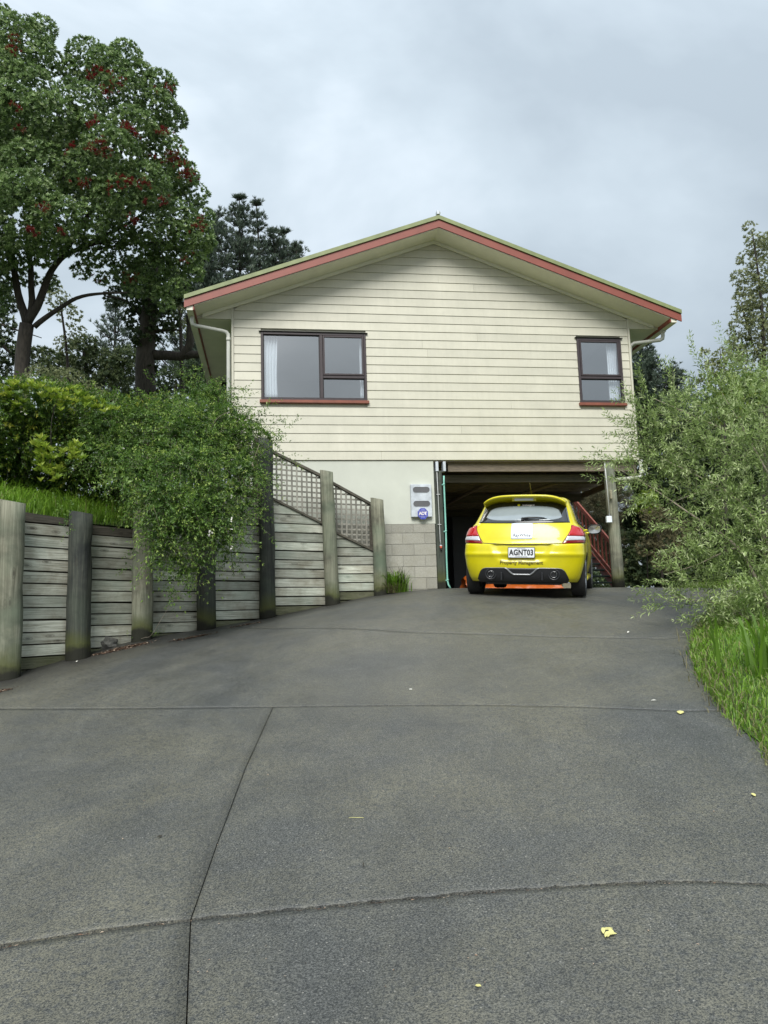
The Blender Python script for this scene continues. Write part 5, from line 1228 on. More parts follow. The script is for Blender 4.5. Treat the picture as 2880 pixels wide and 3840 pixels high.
# side windows, handles, mirrors, wheels, door gaps
def side_pt(sg, y, z):
    yr, hw, rc, fr = [float(q) for q in prof(np.array([z]))]; y1 = yr+rc+0.05; y2 = max(fr-.55, y1+.05)
    b_ = 0.016*math.sin(min(max((y-y1)/(y2-y1), 0), 1)*math.pi); tpr = 1-0.05*min(max((y-2.2)/1.3, 0), 1)**2-(0.10*min(max((y-1.6)/1.6, 0), 1)**2 if z > 1 else 0)
    return (sg*(hw*tpr+b_), y, z)
for sg in (-1, 1):
    mb = MB(); nU, nV = 24, 8; V = []
    for j in range(nV):
        v = j/(nV-1)
        for i in range(nU):
            u = i/(nU-1); z = (1.035-.035*u)+(1.385-1.035+.02*u)*v; y = (0.78+0.10*v)+(2.62-0.62*v-0.78-0.10*v)*u
            p = side_pt(sg, y, z); V.append((p[0]+sg*0.005, p[1], p[2]))
    mb.poly(V, [(j*nU+i, j*nU+i+1, (j+1)*nU+i+1, (j+1)*nU+i) for j in range(nV-1) for i in range(nU-1)], True); sw_ = mb.build('side_window', M['carglass'], car)
    mo = sw_.modifiers.new('t', 'SOLIDIFY'); mo.thickness = 0.004; mo.offset = 0
    for y in (1.50,):
        mb = MB(); p = side_pt(sg, y, .93); mb.tube([(p[0], y-.08, .93), (p[0]+sg*.030, y-.06, .93), (p[0]+sg*.034, y+.06, .93), (p[0], y+.08, .93)], [.012, .014, .014, .012], 10); mb.build('door_handle', M['carpaint'], car)
    mb = MB(); p = side_pt(sg, 0.98, .93); mb.tube([(p[0], .90, .955), (p[0]+sg*.030, .92, .955), (p[0]+sg*.034, 1.02, .955), (p[0], 1.05, .955)], [.012, .014, .014, .012], 10); mb.build('door_handle', M['carpaint'], car)
    for y in (1.12, 2.05):
        for z0 in np.linspace(.30, .98, 2)[:1]:
            mb = MB(); zz = np.linspace(.30, 1.0, 14); mb.tube([side_pt(sg, y+(0.06*(z-.6)), z) for z in zz], 0.004, 5); mb.build('door_gap', M['carblack'], car)
    mb = MB(); mb.tube([(sg*.80, y_, .24) for y_ in (0.95, 1.5, 2.6)], 0.045, 10); mb.build('side_skirt', M['carpaint'], car)
    # mirror
    c = Vector((sg*0.925, 1.98, 1.00)); mb = MB()
    for r_, y_ in ():
        pass
    pts_ = []; prof_m = [(0.02, .085), (.85, .07), (1.0, .02), (1.02, -.02), (0.93, -.035)]
    Vm = []; nk = 28
    for s_, yy in prof_m:
        for k in range(nk):
            an = 2*math.pi*k/nk; ca, sa = math.cos(an), math.sin(an); ex_ = 2/2.8
            Vm.append((c.x+math.copysign(abs(ca)**ex_, ca)*.112*s_, c.y+yy, c.z+math.copysign(abs(sa)**ex_, sa)*.078*s_ + 0.008*ca*sg))
    mb.poly(Vm, [(i*nk+k, i*nk+(k+1) % nk, (i+1)*nk+(k+1) % nk, (i+1)*nk+k) for i in range(4) for k in range(nk)], True); mi_ = mb.build('wing_mirror', M['carblack'], car)
    mb = MB(); V2 = [Vm[4*nk+k] for k in range(nk)]; V2 = [(c.x+(p[0]-c.x)*.90, p[1]-.002, c.z+(p[2]-c.z)*.88) for p in V2]; mb.poly(V2+[(c.x, c.y-.030, c.z)], [(k, (k+1) % nk, nk) for k in range(nk)]); mb.build('mirror_glass', M['chrome'], mi_)
    mb = MB(); mb.tube([(sg*0.76, 2.02, .955), (sg*0.84, 2.005, .955), (sg*.90, 2.00, .97)], [.03, .025, .02], 8); mb.build('mirror_arm', M['carblack'], mi_)
    for y in AX:
        xc = sg*0.745; o_ = sg
        mb = MB(); mb.lathe([(.215, -.088), (.285, -.100), (.298, -.090), (.306, -.06), (.308, 0), (.306, .06), (.298, .090), (.285, .100), (.215, .088)], (xc, y, .303), 'x', 48); wh = mb.build('tyre', M['tyre'], car)
        for gx in (-.045, -.015, .015, .045):
            mb = MB(); mb.lathe([(.3085, gx-.003), (.3095, gx), (.3085, gx+.003)], (xc, y, .303), 'x', 48); mb.build('tread_groove', M['dark'], wh)
        mb = MB(); mb.lathe([(.216, o_*.09), (.222, o_*.096), (.210, o_*.085), (.200, o_*.02), (.200, -o_*.085)], (xc, y, .303), 'x', 40); ri = mb.build('wheel_rim', M['rim'], wh)
        mb = MB()
        for k in range(5):
            an = 2*math.pi*k/5
            for da in (-.17, .17):
                ca, sa = math.cos(an+da), math.sin(an+da); mb.tube([(xc+o_*.070, y+.045*math.cos(an), .303+.045*math.sin(an)), (xc+o_*.082, y+.205*ca, .303+.205*sa)], [.018, .014], 6)
        mb.lathe([(.0001, o_*.085), (.045, o_*.08), (.05, o_*.05)], (xc, y, .303), 'x', 20); mb.build('wheel_spokes', M['rim'], wh)
        mb = MB(); mb.lathe([(.0001, -o_*.02), (.195, -o_*.02)], (xc, y, .303), 'x', 30); mb.build('brake_disc', M['carblack'], wh)
# stand the car on its wheels on the slope
c0 = np.array([4.085, -2.965]); fw2 = np.array([math.sin(TH), math.cos(TH)]); rt2 = np.array([math.cos(TH), -math.sin(TH)])
cont = []
for y in AX:
    for x in (-.745, .745):
        p = c0+fw2*y+rt2*x; cont.append((p[0], p[1], gz1(*p)))
cont = np.array(cont); A_ = np.column_stack([cont[:, :2]-c0, np.ones(4)]); sol = np.linalg.lstsq(A_, cont[:, 2], rcond=None)[0]
nrm = unit(np.array([-sol[0], -sol[1], 1.0])); yv = np.array([fw2[0], fw2[1], fw2@sol[:2]]); yv = unit(yv); xv = np.cross(yv, nrm)
car.matrix_world = Matrix([[xv[i], yv[i], nrm[i], (c0[0], c0[1], sol[2])[i]] for i in range(3)]+[[0, 0, 0, 1]])

# ------------------------------------------------------------------ vegetation
def cl(d, x, y, r, dd=0.0):
    """lump of crown: depth, reading in the photo, radius in reading units"""
    return (dp(d+dd, x, y), r*K*d/FPX)
def tree(name, label, cat, base, group=None):
    return thing(name, label, cat, tuple(float(q) for q in base), group=group)
def bark(root, limbs, name='trunk', mt='bark', n=10):
    mb = MB()
    if name == 'stems':
        for pts, r0, r1 in limbs:
            m1 = MB(); limb(m1, pts, r0, r1, n, wob=0.02); m1.build('stem', M[mt], root, off=tuple(root.location))
        return
    for pts, r0, r1 in limbs: limb(mb, pts, r0, r1, n, wob=0.02)
    return mb.build(name, M[mt], root, off=tuple(root.location))
# --- big tree with red flowers, left
D0 = 15.5
q = [(40,100,78,.3),(-20,60,70,.5),(90,62,34,.6),(95,130,42,0),(-10,170,80,-.4),(60,190,60,-.5),
     (192,128,52,.3),(170,160,40,.2),(270,120,38,.4),(235,150,50,0),(300,160,36,.5),(345,185,40,.4),(340,230,46,.2),(262,205,60,0),(375,255,32,.6),(330,255,40,.3),
     (170,225,58,-.6),(110,260,66,-.9),(20,250,80,-.8),(-60,260,80,-.2),(200,290,50,-.7),(285,275,54,-.5),(240,330,62,-1.0),(350,330,56,.1),(312,300,46,-.2),(400,375,34,.5),(420,420,34,.5),(372,380,50,.2),
     (310,400,60,-.6),(255,425,56,-.9),(180,380,62,-.8),(80,370,78,-.9),(0,380,80,-.6),(60,430,70,-1.3),(120,470,60,-1.3),(20,475,76,-1.2),(190,470,46,-1.0),(430,500,34,.3),(440,470,26,.5),(425,545,30,.3),(385,470,46,0),
     (340,500,54,-.2),(300,540,48,.2),(250,500,45,-.2),(100,520,44,-1.0),(-70,470,90,-.6),(-30,540,60,-.8),(370,540,38,.2),(330,580,40,.2),(380,590,22,.2),(345,630,30,.3),(270,590,34,.4),(-60,370,90,0),(150,300,50,.6),(100,330,90,1.2),(230,400,90,1.2),(330,400,70,1.3),(20,300,90,1.2),(30,545,44,-.4),(90,545,36,-.3),(150,525,36,-.2),(210,545,40,0),(-20,600,50,0),(410,560,30,.1),(300,610,40,.3),(400,510,40,-.1),(440,520,28,.2),(60,600,22,.2),(110,610,20,.4),(175,585,22,.2),(-10,650,30,.3),(385,620,24,.1),(360,660,18,.2),(420,590,22,.1),(220,600,18,.3),(20,590,24,.1)]
pc = [cl(D0, a_, b_, r*0.92, dd) for a_, b_, r, dd in q]
tb = dp(D0, 50, 830)
poh = tree('pohutukawa_tree', 'big broad tree with dark glossy leaves and scattered red flowers above the hedge', 'tree', (tb[0], tb[1], tb[2]-2.0))
t0 = dp(D0, 49, 800); f1 = dp(D0, 58, 700)
bark(poh, [([tb+(0, 0, -2), t0, dp(D0, 52, 740), f1], .155, .135),
           ([f1, dp(D0, 40, 640), dp(D0, 28, 570), dp(D0, 18, 500)], .085, .04), ([f1, dp(D0, 75, 640), dp(D0, 62, 560), dp(D0, 60, 480)], .07, .04),
           ([f1, dp(D0, 82, 660), dp(D0, 105, 595), dp(D0, 130, 555), dp(D0, 190, 528), dp(D0, 250, 515)], .09, .025),
           ([dp(D0, 74, 706), dp(D0, 105, 680), dp(D0, 160, 644), dp(D0, 235, 630), dp(D0, 275, 632)], .055, .018),
           ([dp(D0, 62, 560), dp(D0, 100, 470), dp(D0, 140, 380), dp(D0, 190, 270)], .06, .03), ([dp(D0, 130, 555), dp(D0, 200, 450), dp(D0, 260, 350), dp(D0, 300, 220)], .06, .02),
           ([dp(D0, 190, 528), dp(D0, 290, 480), dp(D0, 360, 420)], .04, .02), ([dp(D0, 200, 540), dp(D0, 290, 525), dp(D0, 370, 525)], .03, .012),
           ([dp(D0, 28, 570), dp(D0, -20, 480), dp(D0, -40, 380)], .05, .02)])
P, D = shell(pc, 185, inner=0.20, keep=.78)
lt = lambda n: np.clip(rng.normal(.46, .24, n), 0, .95)
parts = rosettes(P, D, 7, 0.070, 0.026, lt, spread=1.0, upw=0.55)
leaves_obj('crown', parts, M['poh'], poh)
print('poh leaves', sum(len(p[1]) for p in parts))
# red flower tufts, in patches
fl_spots = [(30,85),(25,110),(200,160),(210,150),(240,165),(230,195),(262,180),(360,190),(40,230),(215,310),(205,320),(230,325),(155,320),(285,285),(270,270),(345,285),(290,288),(385,350),(370,345),(395,375),(405,380),(265,395),(285,395),(240,405),(310,395),(345,430),(310,435),(95,448),(195,270),(425,490),(440,485),(285,470),(70,495),(130,500),(210,600),(285,600),(45,275),(400,560),(180,395),(340,335),(375,330)]
FP = []
for (a_, b_) in fl_spots:
    # push onto the nearest outer surface towards the camera
    for _ in range(rng.integers(6, 18)):
        x, y = a_+rng.normal(0, 8), b_+rng.normal(0, 6); best = None
        r_ = ray(x*K, y*K); r_ = r_/np.linalg.norm(r_)
        for c, rr in pc:
            oc = CAM-c; bq = oc@r_; cq = oc@oc-(rr*1.04)**2; ds = bq*bq-cq
            if ds > 0:
                t_ = -bq-math.sqrt(ds)
                if best is None or t_ < best[0]: best = (t_, c)
        if best: FP.append((CAM+r_*best[0], unit(CAM+r_*best[0]-best[1])))
FPp = np.array([p for p, d in FP]); FD = np.array([d for p, d in FP])
fp_ = []
for _ in range(18): fp_.append(leaf_arrays(FPp+FD*.03, unit(FD+rng.normal(0, .55, FD.shape)), .060, .0065, rng.random(len(FPp))))
leaves_obj('red_flowers', fp_, M['flower'], poh)

# --- generic clump trees
def clump_tree(name, label, cat, basepx, D_, lumps, limbs, mt, dens, k, L_, W_, tn, inner=.25, group=None, trunk_r=.12, upw=.4, spread=.9):
    b = dp(D_, *basepx); t = tree(name, label, cat, b, group)
    P, D = shell([cl(D_, a_, c_, r, dd) for a_, c_, r, dd in lumps], dens*1.3, inner)
    if limbs: bark(t, [([dp(D_, *p) for p in pts], r0, r1) for pts, r0, r1 in limbs])
    leaves_obj('crown', rosettes(P, D, k, L_, W_, tone(*tn), upw=upw, spread=spread), M[mt], t); return t
# dark trunked tree behind, with the crooked limb
clump_tree('ivy_clad_tree', 'tall dark trunk clothed in small leaves behind the left eave, with a crooked bare limb', 'tree', (318, 905), 18,
  [(330,640,55,0),(300,600,50,.5),(350,690,34,0),(315,730,30,0),(300,690,30,.3),(360,600,50,.5),(250,640,24,.8),(318,800,20,0),(322,850,18,0),(400,640,26,.3)],
  [([(318,950),(316,860),(315,760),(322,680),(335,560)], .27, .14), ([(330,765),(365,770),(395,768),(410,745),(413,705),(408,680)], .12, .075), ([(400,768),(430,765),(470,760)], .10, .06),
   ([(320,720),(350,715),(392,713)], .05, .02), ([(318,700),(280,650),(230,640)], .05, .02)], 'bush', 90, 6, .085, .04, (.45, .2))
clump_tree('yellowish_tree', 'light yellow green tree showing between the big tree and the roof corner', 'tree', (395, 900), 19.5,
  [(385,640,26,0),(395,680,22,0),(380,610,24,.3),(392,715,16,.2),(365,660,18,.2)], [([(395,900),(392,760),(388,620)], .06, .03)], 'pale', 70, 5, .07, .032, (.6, .2))
clump_tree('yellow_green_bush', 'pale yellow green bush seen through the gap under the big tree', 'tree', (140, 900), 19,
  [(125,650,28,0),(150,680,26,.2),(165,720,22,.3),(110,620,22,.2),(140,745,22,0)], [([(150,900),(145,760),(130,650)], .05, .02)], 'pale', 55, 5, .07, .032, (.65, .2))
clump_tree('feathery_green_tree', 'mid green feathery tree beyond the hedge at the left', 'tree', (200, 960), 21,
  [(170,770,40,0),(215,790,44,.4),(130,800,40,.3),(260,800,36,.2),(185,745,24,0),(240,830,40,0),(150,850,60,-.4),(275,770,26,.2),(90,780,36,.6)], [([(200,960),(195,840),(180,760)], .10, .03)], 'bush', 75, 6, .11, .035, (.68, .2))
clump_tree('grey_leafed_shrub', 'pale grey green shrub rising just behind the hedge', 'shrub', (100, 900), 14.5,
  [(95,820,40,0),(150,825,36,.2),(60,850,40,-.2),(200,845,26,.2),(130,860,40,-.3)], [([(100,900),(100,830)], .05, .02)], 'pale', 140, 5, .05, .018, (.45, .22))
clump_tree('silver_shrub', 'small silvery leafed shrub on the bank before the house eave', 'shrub', (385, 960), 13.0,
  [(375,875,22,0),(400,880,20,.1),(350,885,20,.1),(420,870,14,.1)], [([(385,960),(385,880)], .03, .01)], 'pale', 190, 5, .04, .014, (.35, .18))
clump_tree('dark_bushy_tree', 'dark bushy tree low behind the left eave', 'tree', (380, 960), 22,
  [(370,830,44,0),(420,830,30,.3),(400,790,24,.3),(330,850,36,.2),(440,850,24,.2),(300,870,36,0)], [([(380,960),(380,820)], .09, .03)], 'bush', 75, 6, .10, .035, (.40, .2))
clump_tree('dark_left_tree', 'dark tree at the left edge below the big crown', 'tree', (-20, 960), 20,
  [(-10,700,40,0),(10,760,34,0),(-40,640,60,.3),(15,655,24,.5),(-30,800,50,0)], [([(-20,960),(-15,700)], .12, .05), ([(0,740),(40,780),(75,810)], .05, .02), ([(0,700),(45,715),(90,730)], .03, .01)], 'bush', 60, 6, .11, .04, (.42, .2))
# --- pines
def pine(label, basepx, toppx, D_, spread, tn=(.55, .2), n_wh=16, dens=1.0, group='pines beyond the house', low=0.12, twist=0.0, bare=0.0):
    b = dp(D_, *basepx); tp_ = dp(D_, *toppx); t = tree('pine_tree', label, 'pine tree', b, group); H = tp_[2]-b[2]
    mb = MB(); limb(mb, [b, b+(tp_-b)*.5+rng.normal(0, .08, 3), tp_], .045*H**.8*.45, .015, 8, .02)
    P = []; Dd = []
    for k in range(n_wh):
        f = low+(1-low)*(k+0.5*rng.random())/n_wh; c = b+(tp_-b)*f; R_ = spread*(1-f)**0.9*rng.uniform(.55, 1.2)+.12
        nb_ = int(5+rng.integers(0, 3))
        for j in range(nb_):
            an = 2*math.pi*(j+rng.random()*.6)/nb_+k*1.3; L_ = R_*rng.uniform(.6, 1.15); d = np.array([math.cos(an), math.sin(an), 0])
            lift = rng.uniform(.35, .85); pts = [c, c+d*L_*.5+np.array([0, 0, L_*lift*.25]), c+d*L_+np.array([0, 0, L_*lift])]
            mb.tube([tuple(p) for p in pts], [.028*L_**.5, .018*L_**.5, .006], 5, False)
            m_ = int(17*L_*dens)+5
            u = rng.uniform(bare, 1.0, m_)**.7; cen = (1-u)[:, None]**2*pts[0]+2*(u*(1-u))[:, None]*pts[1]+(u**2)[:, None]*pts[2]
            so = rng.normal(0, 1, (m_, 3))*np.array([.10, .10, .08])*L_**.6; so[:, 2] = np.abs(so[:, 2])
            P.append(cen+so*(0.35+.9*(1-np.abs(u-.55))[:, None])); Dd.append(np.tile(d*.5+np.array([0, 0, .8]), (m_, 1)))
    P = np.vstack(P); Dd = unit(np.vstack(Dd)+rng.normal(0, .35, (len(P), 3)))
    tr = mb.build('trunk', M['bark'], t, off=tuple(t.location)); tr.data.update()
    leaves_obj('crown', rosettes(P, Dd, 8, .16, .022, tone(*tn), spread=.55, upw=.3), M['pine'], t); return t
pine('tallest grey green pine standing between the big tree and the roof slope', (520, 900), (517, 420), 27, 1.7, n_wh=22, dens=1.3)
pine('pine whose right branches reach furthest over the roof slope', (560, 900), (553, 430), 29, 1.3, n_wh=20, dens=1.2)
pine('pine with its pointed top hidden behind the edge of the red flowered tree', (465, 900), (470, 455), 26, 2.0, n_wh=20, dens=1.2)
pine('short pine whose tip stands highest of the cluster right above the roof slope', (590, 760), (590, 488), 30, 1.7, n_wh=14, dens=1.2)
pine('short pine second in the cluster above the roof slope', (612, 760), (612, 500), 31, 1.5, n_wh=14, dens=1.2)
pine('lowest pine sinking behind the roof slope', (640, 760), (640, 520), 30, 1.4, n_wh=12, dens=1.2)
pine('dark pine behind the roof corner and the left tree crown', (430, 900), (445, 520), 25, 2.0, n_wh=20, dens=1.3, tn=(.35, .2))
pine('bushy dark pine beside the right corner of the house', (1395, 1000), (1395, 742), 30, 2.3, n_wh=18, dens=2.0, tn=(.42, .2), group='pines beyond the house')
pine('lower dark pine right of the bushy one, behind the olive branches', (1452, 1000), (1455, 800), 30, 1.7, n_wh=14, dens=1.8, tn=(.42, .2))
pine('dark pine filling the gap between house corner and olive', (1360, 1000), (1362, 770), 31, 1.5, n_wh=14, dens=2.0, tn=(.40, .2))
pine('thin open pine behind the bare trunk at the left', (250, 960), (250, 640), 24, 1.6, n_wh=14, dens=.5, tn=(.5, .2), bare=.3)

# --- hedge on the bank
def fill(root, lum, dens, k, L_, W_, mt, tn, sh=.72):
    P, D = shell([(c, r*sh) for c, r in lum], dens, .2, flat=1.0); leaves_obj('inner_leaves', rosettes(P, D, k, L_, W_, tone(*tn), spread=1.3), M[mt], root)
def tw_obj(name, root, P, D, tl, nl, L_, W_, mt, tn, tipw=.25, droop=0., stem_r=.0025, stem_mt='twig', spread=.9):
    lv, stm = twigs(P, D, tl, nl, L_, W_, tone(*tn), stem_r, droop, spread, tipw)
    leaves_obj(name, lv, M[mt], root)
    if stm:
        keep_ = rng.random(len(P)) < .3; st2 = []
        for v, f, t_ in stm:
            v3 = v.reshape(-1, 6, 3)[keep_]; i_ = np.arange(len(v3))*6; f6 = f.reshape(6, -1, 3)[:, 0, :]; st2.append((v3.reshape(-1, 3), np.concatenate([i_[:, None]+f6[q][None] for q in range(6)]), np.zeros(len(v3)*6)))
        leaves_obj('twigs', st2, M[stem_mt], root)
hb = dp(11.2, 200, 1010)
hedge = tree('mixed_hedge', 'dense green hedge with yellowish new leaves along the top of the bank', 'hedge', (hb[0], hb[1], 0.9))
lum = [cl(11.0, *a_) for a_ in ((0,900,62,-.3),(60,880,60,-.2),(-70,910,80,-.6),(120,885,58,0),(180,895,55,.2),(240,905,55,.4),(300,912,50,.6),(350,915,50,.8),(400,925,45,1.0),(30,960,60,-.2),(110,960,58,0),(190,965,58,.2),(270,975,58,.4),(340,985,55,.6),(400,985,50,.8),(450,960,40,1.0),(-60,980,60,-.5),(60,1000,45,.0),(160,1010,45,.2),(260,1030,45,.4))]
lum += [cl(11.1, *a_) for a_ in ((-40,1030,40,-.1),(20,1040,36,0),(90,1045,36,.1),(150,1050,34,.2),(210,1055,34,.3),(60,1070,26,.2),(130,1080,24,.2))]
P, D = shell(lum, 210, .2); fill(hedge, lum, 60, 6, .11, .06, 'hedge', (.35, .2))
tw_obj('hedge_leaves', hedge, P, D, .14, 4, .058, .028, 'hedge', (.45, .24), .25)
bark(hedge, [([hb+(0, 0, -.3), hb+(0.1, .1, .7)], .03, .015), ([dp(11, 60, 1020), dp(11, 80, 900)], .03, .01), ([dp(11.3, 330, 1040), dp(11.4, 340, 930)], .03, .01)], 'stems')
# lime rosettes of big leaves
lr = tree('lime_leafed_shrub', 'shrub with bright lime green rosettes standing out of the hedge at left', 'shrub', tuple(dp(10.6, 110, 1000)))
pts = [(85,960),(95,975),(105,990),(85,1000),(110,1015),(95,1025),(120,1035),(160,975),(150,985),(170,990),(120,850),(145,860),(165,850),(130,870),(180,865),(205,880),(235,885),(15,850),(25,835),(60,835),(40,870),(95,845)]
Pq = []; 
for a_, b_ in pts:
    for _ in range(9): Pq.append(dp(10.35-.6*(b_ > 940)+rng.normal(0, .06), a_+rng.normal(0, 9), b_+rng.normal(0, 8)))
Pq = np.array(Pq); parts = rosettes(Pq, np.tile([.05, -.35, .7], (len(Pq), 1)), 7, .085, .034, tone(.5, .25), spread=.9)
leaves_obj('leaves', parts, M['lime'], lr)
bark(lr, [([dp(10.6, 105, 1030), dp(10.4, 110, 900), dp(10.4, 125, 860)], .008, .004), ([dp(10.5, 105, 1020), dp(10.2, 95, 985)], .007, .003)], 'stems', 'bark')
# --- jasmine vine pouring over the wall
vb = dp(9.9, 420, 1080)
vine = tree('jasmine_vine', 'dense climbing vine cascading over the retaining wall with tiny white flowers', 'climber', (vb[0], vb[1], 1.0))
vl = [(300,960,40,1.0,10.4),(345,965,42,.6,10.4),(395,950,45,.6,10.6),(440,930,42,.9,10.8),(480,905,34,.9,11.2),(450,885,26,.9,11.4),(500,940,34,.6,11.2),(530,960,24,.5,11.2),(560,940,15,.5,11.2),(520,985,26,.3,11.2),
      (280,1010,36,.3,10.0),(330,1020,42,.1,9.9),(385,1020,46,0,10.0),(440,1010,46,0,10.2),(490,1020,36,0,10.6),(525,1030,24,.1,10.8),(350,1070,42,-.1,9.6),(400,1080,46,-.1,9.8),(450,1080,44,0,10.0),(495,1085,30,.1,10.4),(520,1080,20,.1,10.6),
      (300,1060,28,.1,9.6),(375,1130,38,-.1,9.6),(425,1130,42,0,9.8),(470,1130,34,0,10.1),(500,1130,20,.1,10.4),(360,1175,26,-.05,9.5),(400,1180,32,0,9.7),(445,1170,30,0,9.9),(480,1165,22,.1,10.1),(365,1215,14,0,9.6),(400,1225,18,0,9.7),(430,1225,16,0,9.8),(355,1240,8,0,9.6),(370,1255,8,0,9.6),(420,1255,9,0,9.8),(495,1190,10,.1,10.2),(345,1130,20,0,9.5),(250,960,34,1.0,10.4),(240,1010,26,.4,10.0),(265,1050,22,.1,9.6),(410,900,36,.9,10.9),(380,905,34,.9,10.9),(340,915,34,.9,10.7),(300,920,34,.9,10.6),(465,870,22,.9,11.4),(520,910,26,.7,11.3),(470,960,40,.5,11.0),(430,970,44,.4,10.6),(540,990,20,.2,11.1),(515,1010,30,.1,10.9),(545,1040,16,.1,10.9),(510,1120,22,.1,10.5),(330,1090,30,0,9.5),(345,1180,14,0,9.4),(535,1080,14,.1,10.7),(345,1220,10,0,9.5),(215,905,34,.9,10.6),(235,930,30,.9,10.5),(200,950,26,.8,10.5),(215,990,26,.6,10.3),(255,900,28,1.0,10.7),(445,855,22,.9,11.5),(420,870,24,.9,11.3)]
lum = [(dp(d_+dd*.3, a_, b_)+rng.normal(0, .05, 3), r*K*d_/FPX*rng.uniform(.75, 1.03)) for a_, b_, r, dd, d_ in vl]
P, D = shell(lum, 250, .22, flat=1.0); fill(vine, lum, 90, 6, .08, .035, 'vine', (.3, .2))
tw_obj('vine_leaves', vine, P, unit(D+rng.normal(0, .5, D.shape)+np.array([.1, -.1, .05])), .24, 5, .050, .0195, 'vine', (.42, .30), .40, droop=.7, stem_r=.0016)
# loose sprays
SP = []; SD = []
def spray(a_, b_, d_, n=3):
    A, B = dp(d_, *a_), dp(d_-.1, *b_)
    m_ = 10
    for k in range(m_):
        u = k/(m_-1); c = A+(B-A)*u+np.array([0, 0, .12*math.sin(u*math.pi)]); SP.append(c); SD.append(unit(B-A+rng.normal(0, .5, 3)*np.linalg.norm(B-A)))
for a_, b_, d_ in (((500,915),(600,905),11.6),((510,935),(640,915),11.6),((520,950),(620,930),11.5),((480,890),(540,850),11.8),((470,880),(520,845),11.8),((520,940),(585,880),11.6),((450,870),(475,845),11.8),((530,965),(600,960),11.4),((360,1210),(370,1275),9.5),((400,1230),(415,1275),9.6),((480,1160),(540,1190),10.2),((500,1040),(560,1050),10.8),((500,1000),(570,985),11.0),((510,1060),(545,1085),10.8),((300,1060),(285,1110),9.5),((250,1010),(230,1090),9.7),((420,905),(440,870),11.5),((590,985),(640,1005),11.9),((470,1150),(500,1215),10.1)):
    spray(a_, b_, d_)
for _ in range(95):
    c, r_ = lum[rng.integers(0, len(lum))]; d = unit(rng.normal(0, 1, 3)*np.array([1.1, .5, .9])+np.array([.15, -.35, .1])); ln = rng.uniform(.2, .5)
    for k in range(7):
        u = k/6; SP.append(c+d*(r_*.9+ln*u)+np.array([0, 0, .10*math.sin(u*2.2)-.15*u*u])); SD.append(unit(d+np.array([0, 0, .3-.9*u])+rng.normal(0, .35, 3)))
SP = np.array(SP); SD = np.array(SD)
tw_obj('vine_sprays', vine, SP, SD, .17, 4, .046, .016, 'vine', (.6, .2), .2, droop=.2, stem_r=.0014)
for pts in ([(440,1000),(455,930),(470,900),(495,890)],[(455,1080),(470,1000),(462,950),(480,930)],[(520,1180),(515,1080),(540,1020),(560,960)],[(505,1240),(495,1150),(520,1060)],[(350,1100),(400,1000),(440,950)],[(545,1000),(560,1060),(545,1150),(505,1200)]):
    mb = MB(); limb(mb, [dp(10.9, *p) for p in pts], .006, .003, 5, .01); mb.build('stem', M['twig'], vine, off=tuple(vine.location))
fw_ = []
for a_, b_ in ((555,1075),(560,1125),(477,1148),(483,1150),(475,1155),(418,1098),(604,1180),(609,1186),(548,1143),(540,1120),(282,968),(50,890),(58,895),(590,1070),(395,1035)):
    a2, b2 = a_, b_
    fw_.append(dp(9.35 if b_ > 1060 else 9.9, min(a2*.95, 500), b2))
fp2 = []; FPp = np.array(fw_)
for _ in range(6): fp2.append(leaf_arrays(FPp, unit(rng.normal(0, 1, (len(FPp), 3))+np.array([0, -1, 0])), .022, .016, np.ones(len(FPp))))
leaves_obj('white_flowers', fp2, M['white_petal'], vine)
# small climber sprig on the boards and the weed at the wall foot
def small_plant(name, label, cat, base, pts, tl, nl, L_, W_, mt, tn, dirs=(0, 0, 1)):
    t = tree(name, label, cat, base); P = np.array(pts); tw_obj('leaves', t, P, np.tile(dirs, (len(P), 1))+rng.normal(0, .6, (len(P), 3)), tl, nl, L_, W_, mt, tn, stem_r=.0014); return t
sp0 = dp(8.95, 138, 1125); small_plant('wall_creeper', 'little creeper sprig on the first boards left of the near-black post', 'creeper', tuple(sp0), [sp0+rng.normal(0, 1, 3)*np.array([.05, .02, .10]) for _ in range(26)], .07, 3, .03, .016, 'vine', (.5, .2))
wp = ghit(310, 1383); wz = gz1(*wp)
small_plant('weed_clump', 'small green weed sprawling at the foot of the greenish post', 'weed', (wp[0], wp[1], wz), [np.array([wp[0]+rng.normal(0, .10), wp[1]+rng.normal(0, .05), wz+.02+abs(rng.normal(0, .02))]) for _ in range(60)], .09, 3, .026, .014, 'vine', (.5, .25))
mb = MB(); limb(mb, [(wp[0]-.05, wp[1], wz+.02), dp(9.9, 325, 1375), dp(9.8, 355, 1330), dp(9.8, 368, 1305)], .005, .002, 5, .01); o = mb.build('dry_stem', M['twig'], None); o.name = 'dry_weed'; tag(o, 'dry bent weed stalk rising from the foot of the greenish post', 'weed')
# flax clump by the block wall
fx = np.array([2.70, -.28]); fz = gz1(*fx)
fx_t = tree('iris_clump', 'strappy green iris clump between the shortest post and the block wall', 'plant', (fx[0], fx[1], fz))
pts = [(fx[0]+rng.normal(0, .10), fx[1]+rng.normal(0, .07), fz) for _ in range(420)]
o = grass('strap_leaves', None, np.array(pts)-np.array(fx_t.location), rng.uniform(.18, .46, 420), fx_t, .55, .009, (.35, .2)); o['kind'] = 'stuff'
pts = [(fx[0]+rng.normal(.12, .08), fx[1]+rng.normal(0, .05), fz) for _ in range(26)]
o = grass('seed_stalks', None, np.array(pts)-np.array(fx_t.location), rng.uniform(.35, .60, 26), fx_t, .35, .004, (0, .05), 'scrub'); o['kind'] = 'stuff'
pts = [(fx[0]-.06+rng.normal(0, .07), fx[1]-.10+rng.normal(0, .03), fz) for _ in range(260)]
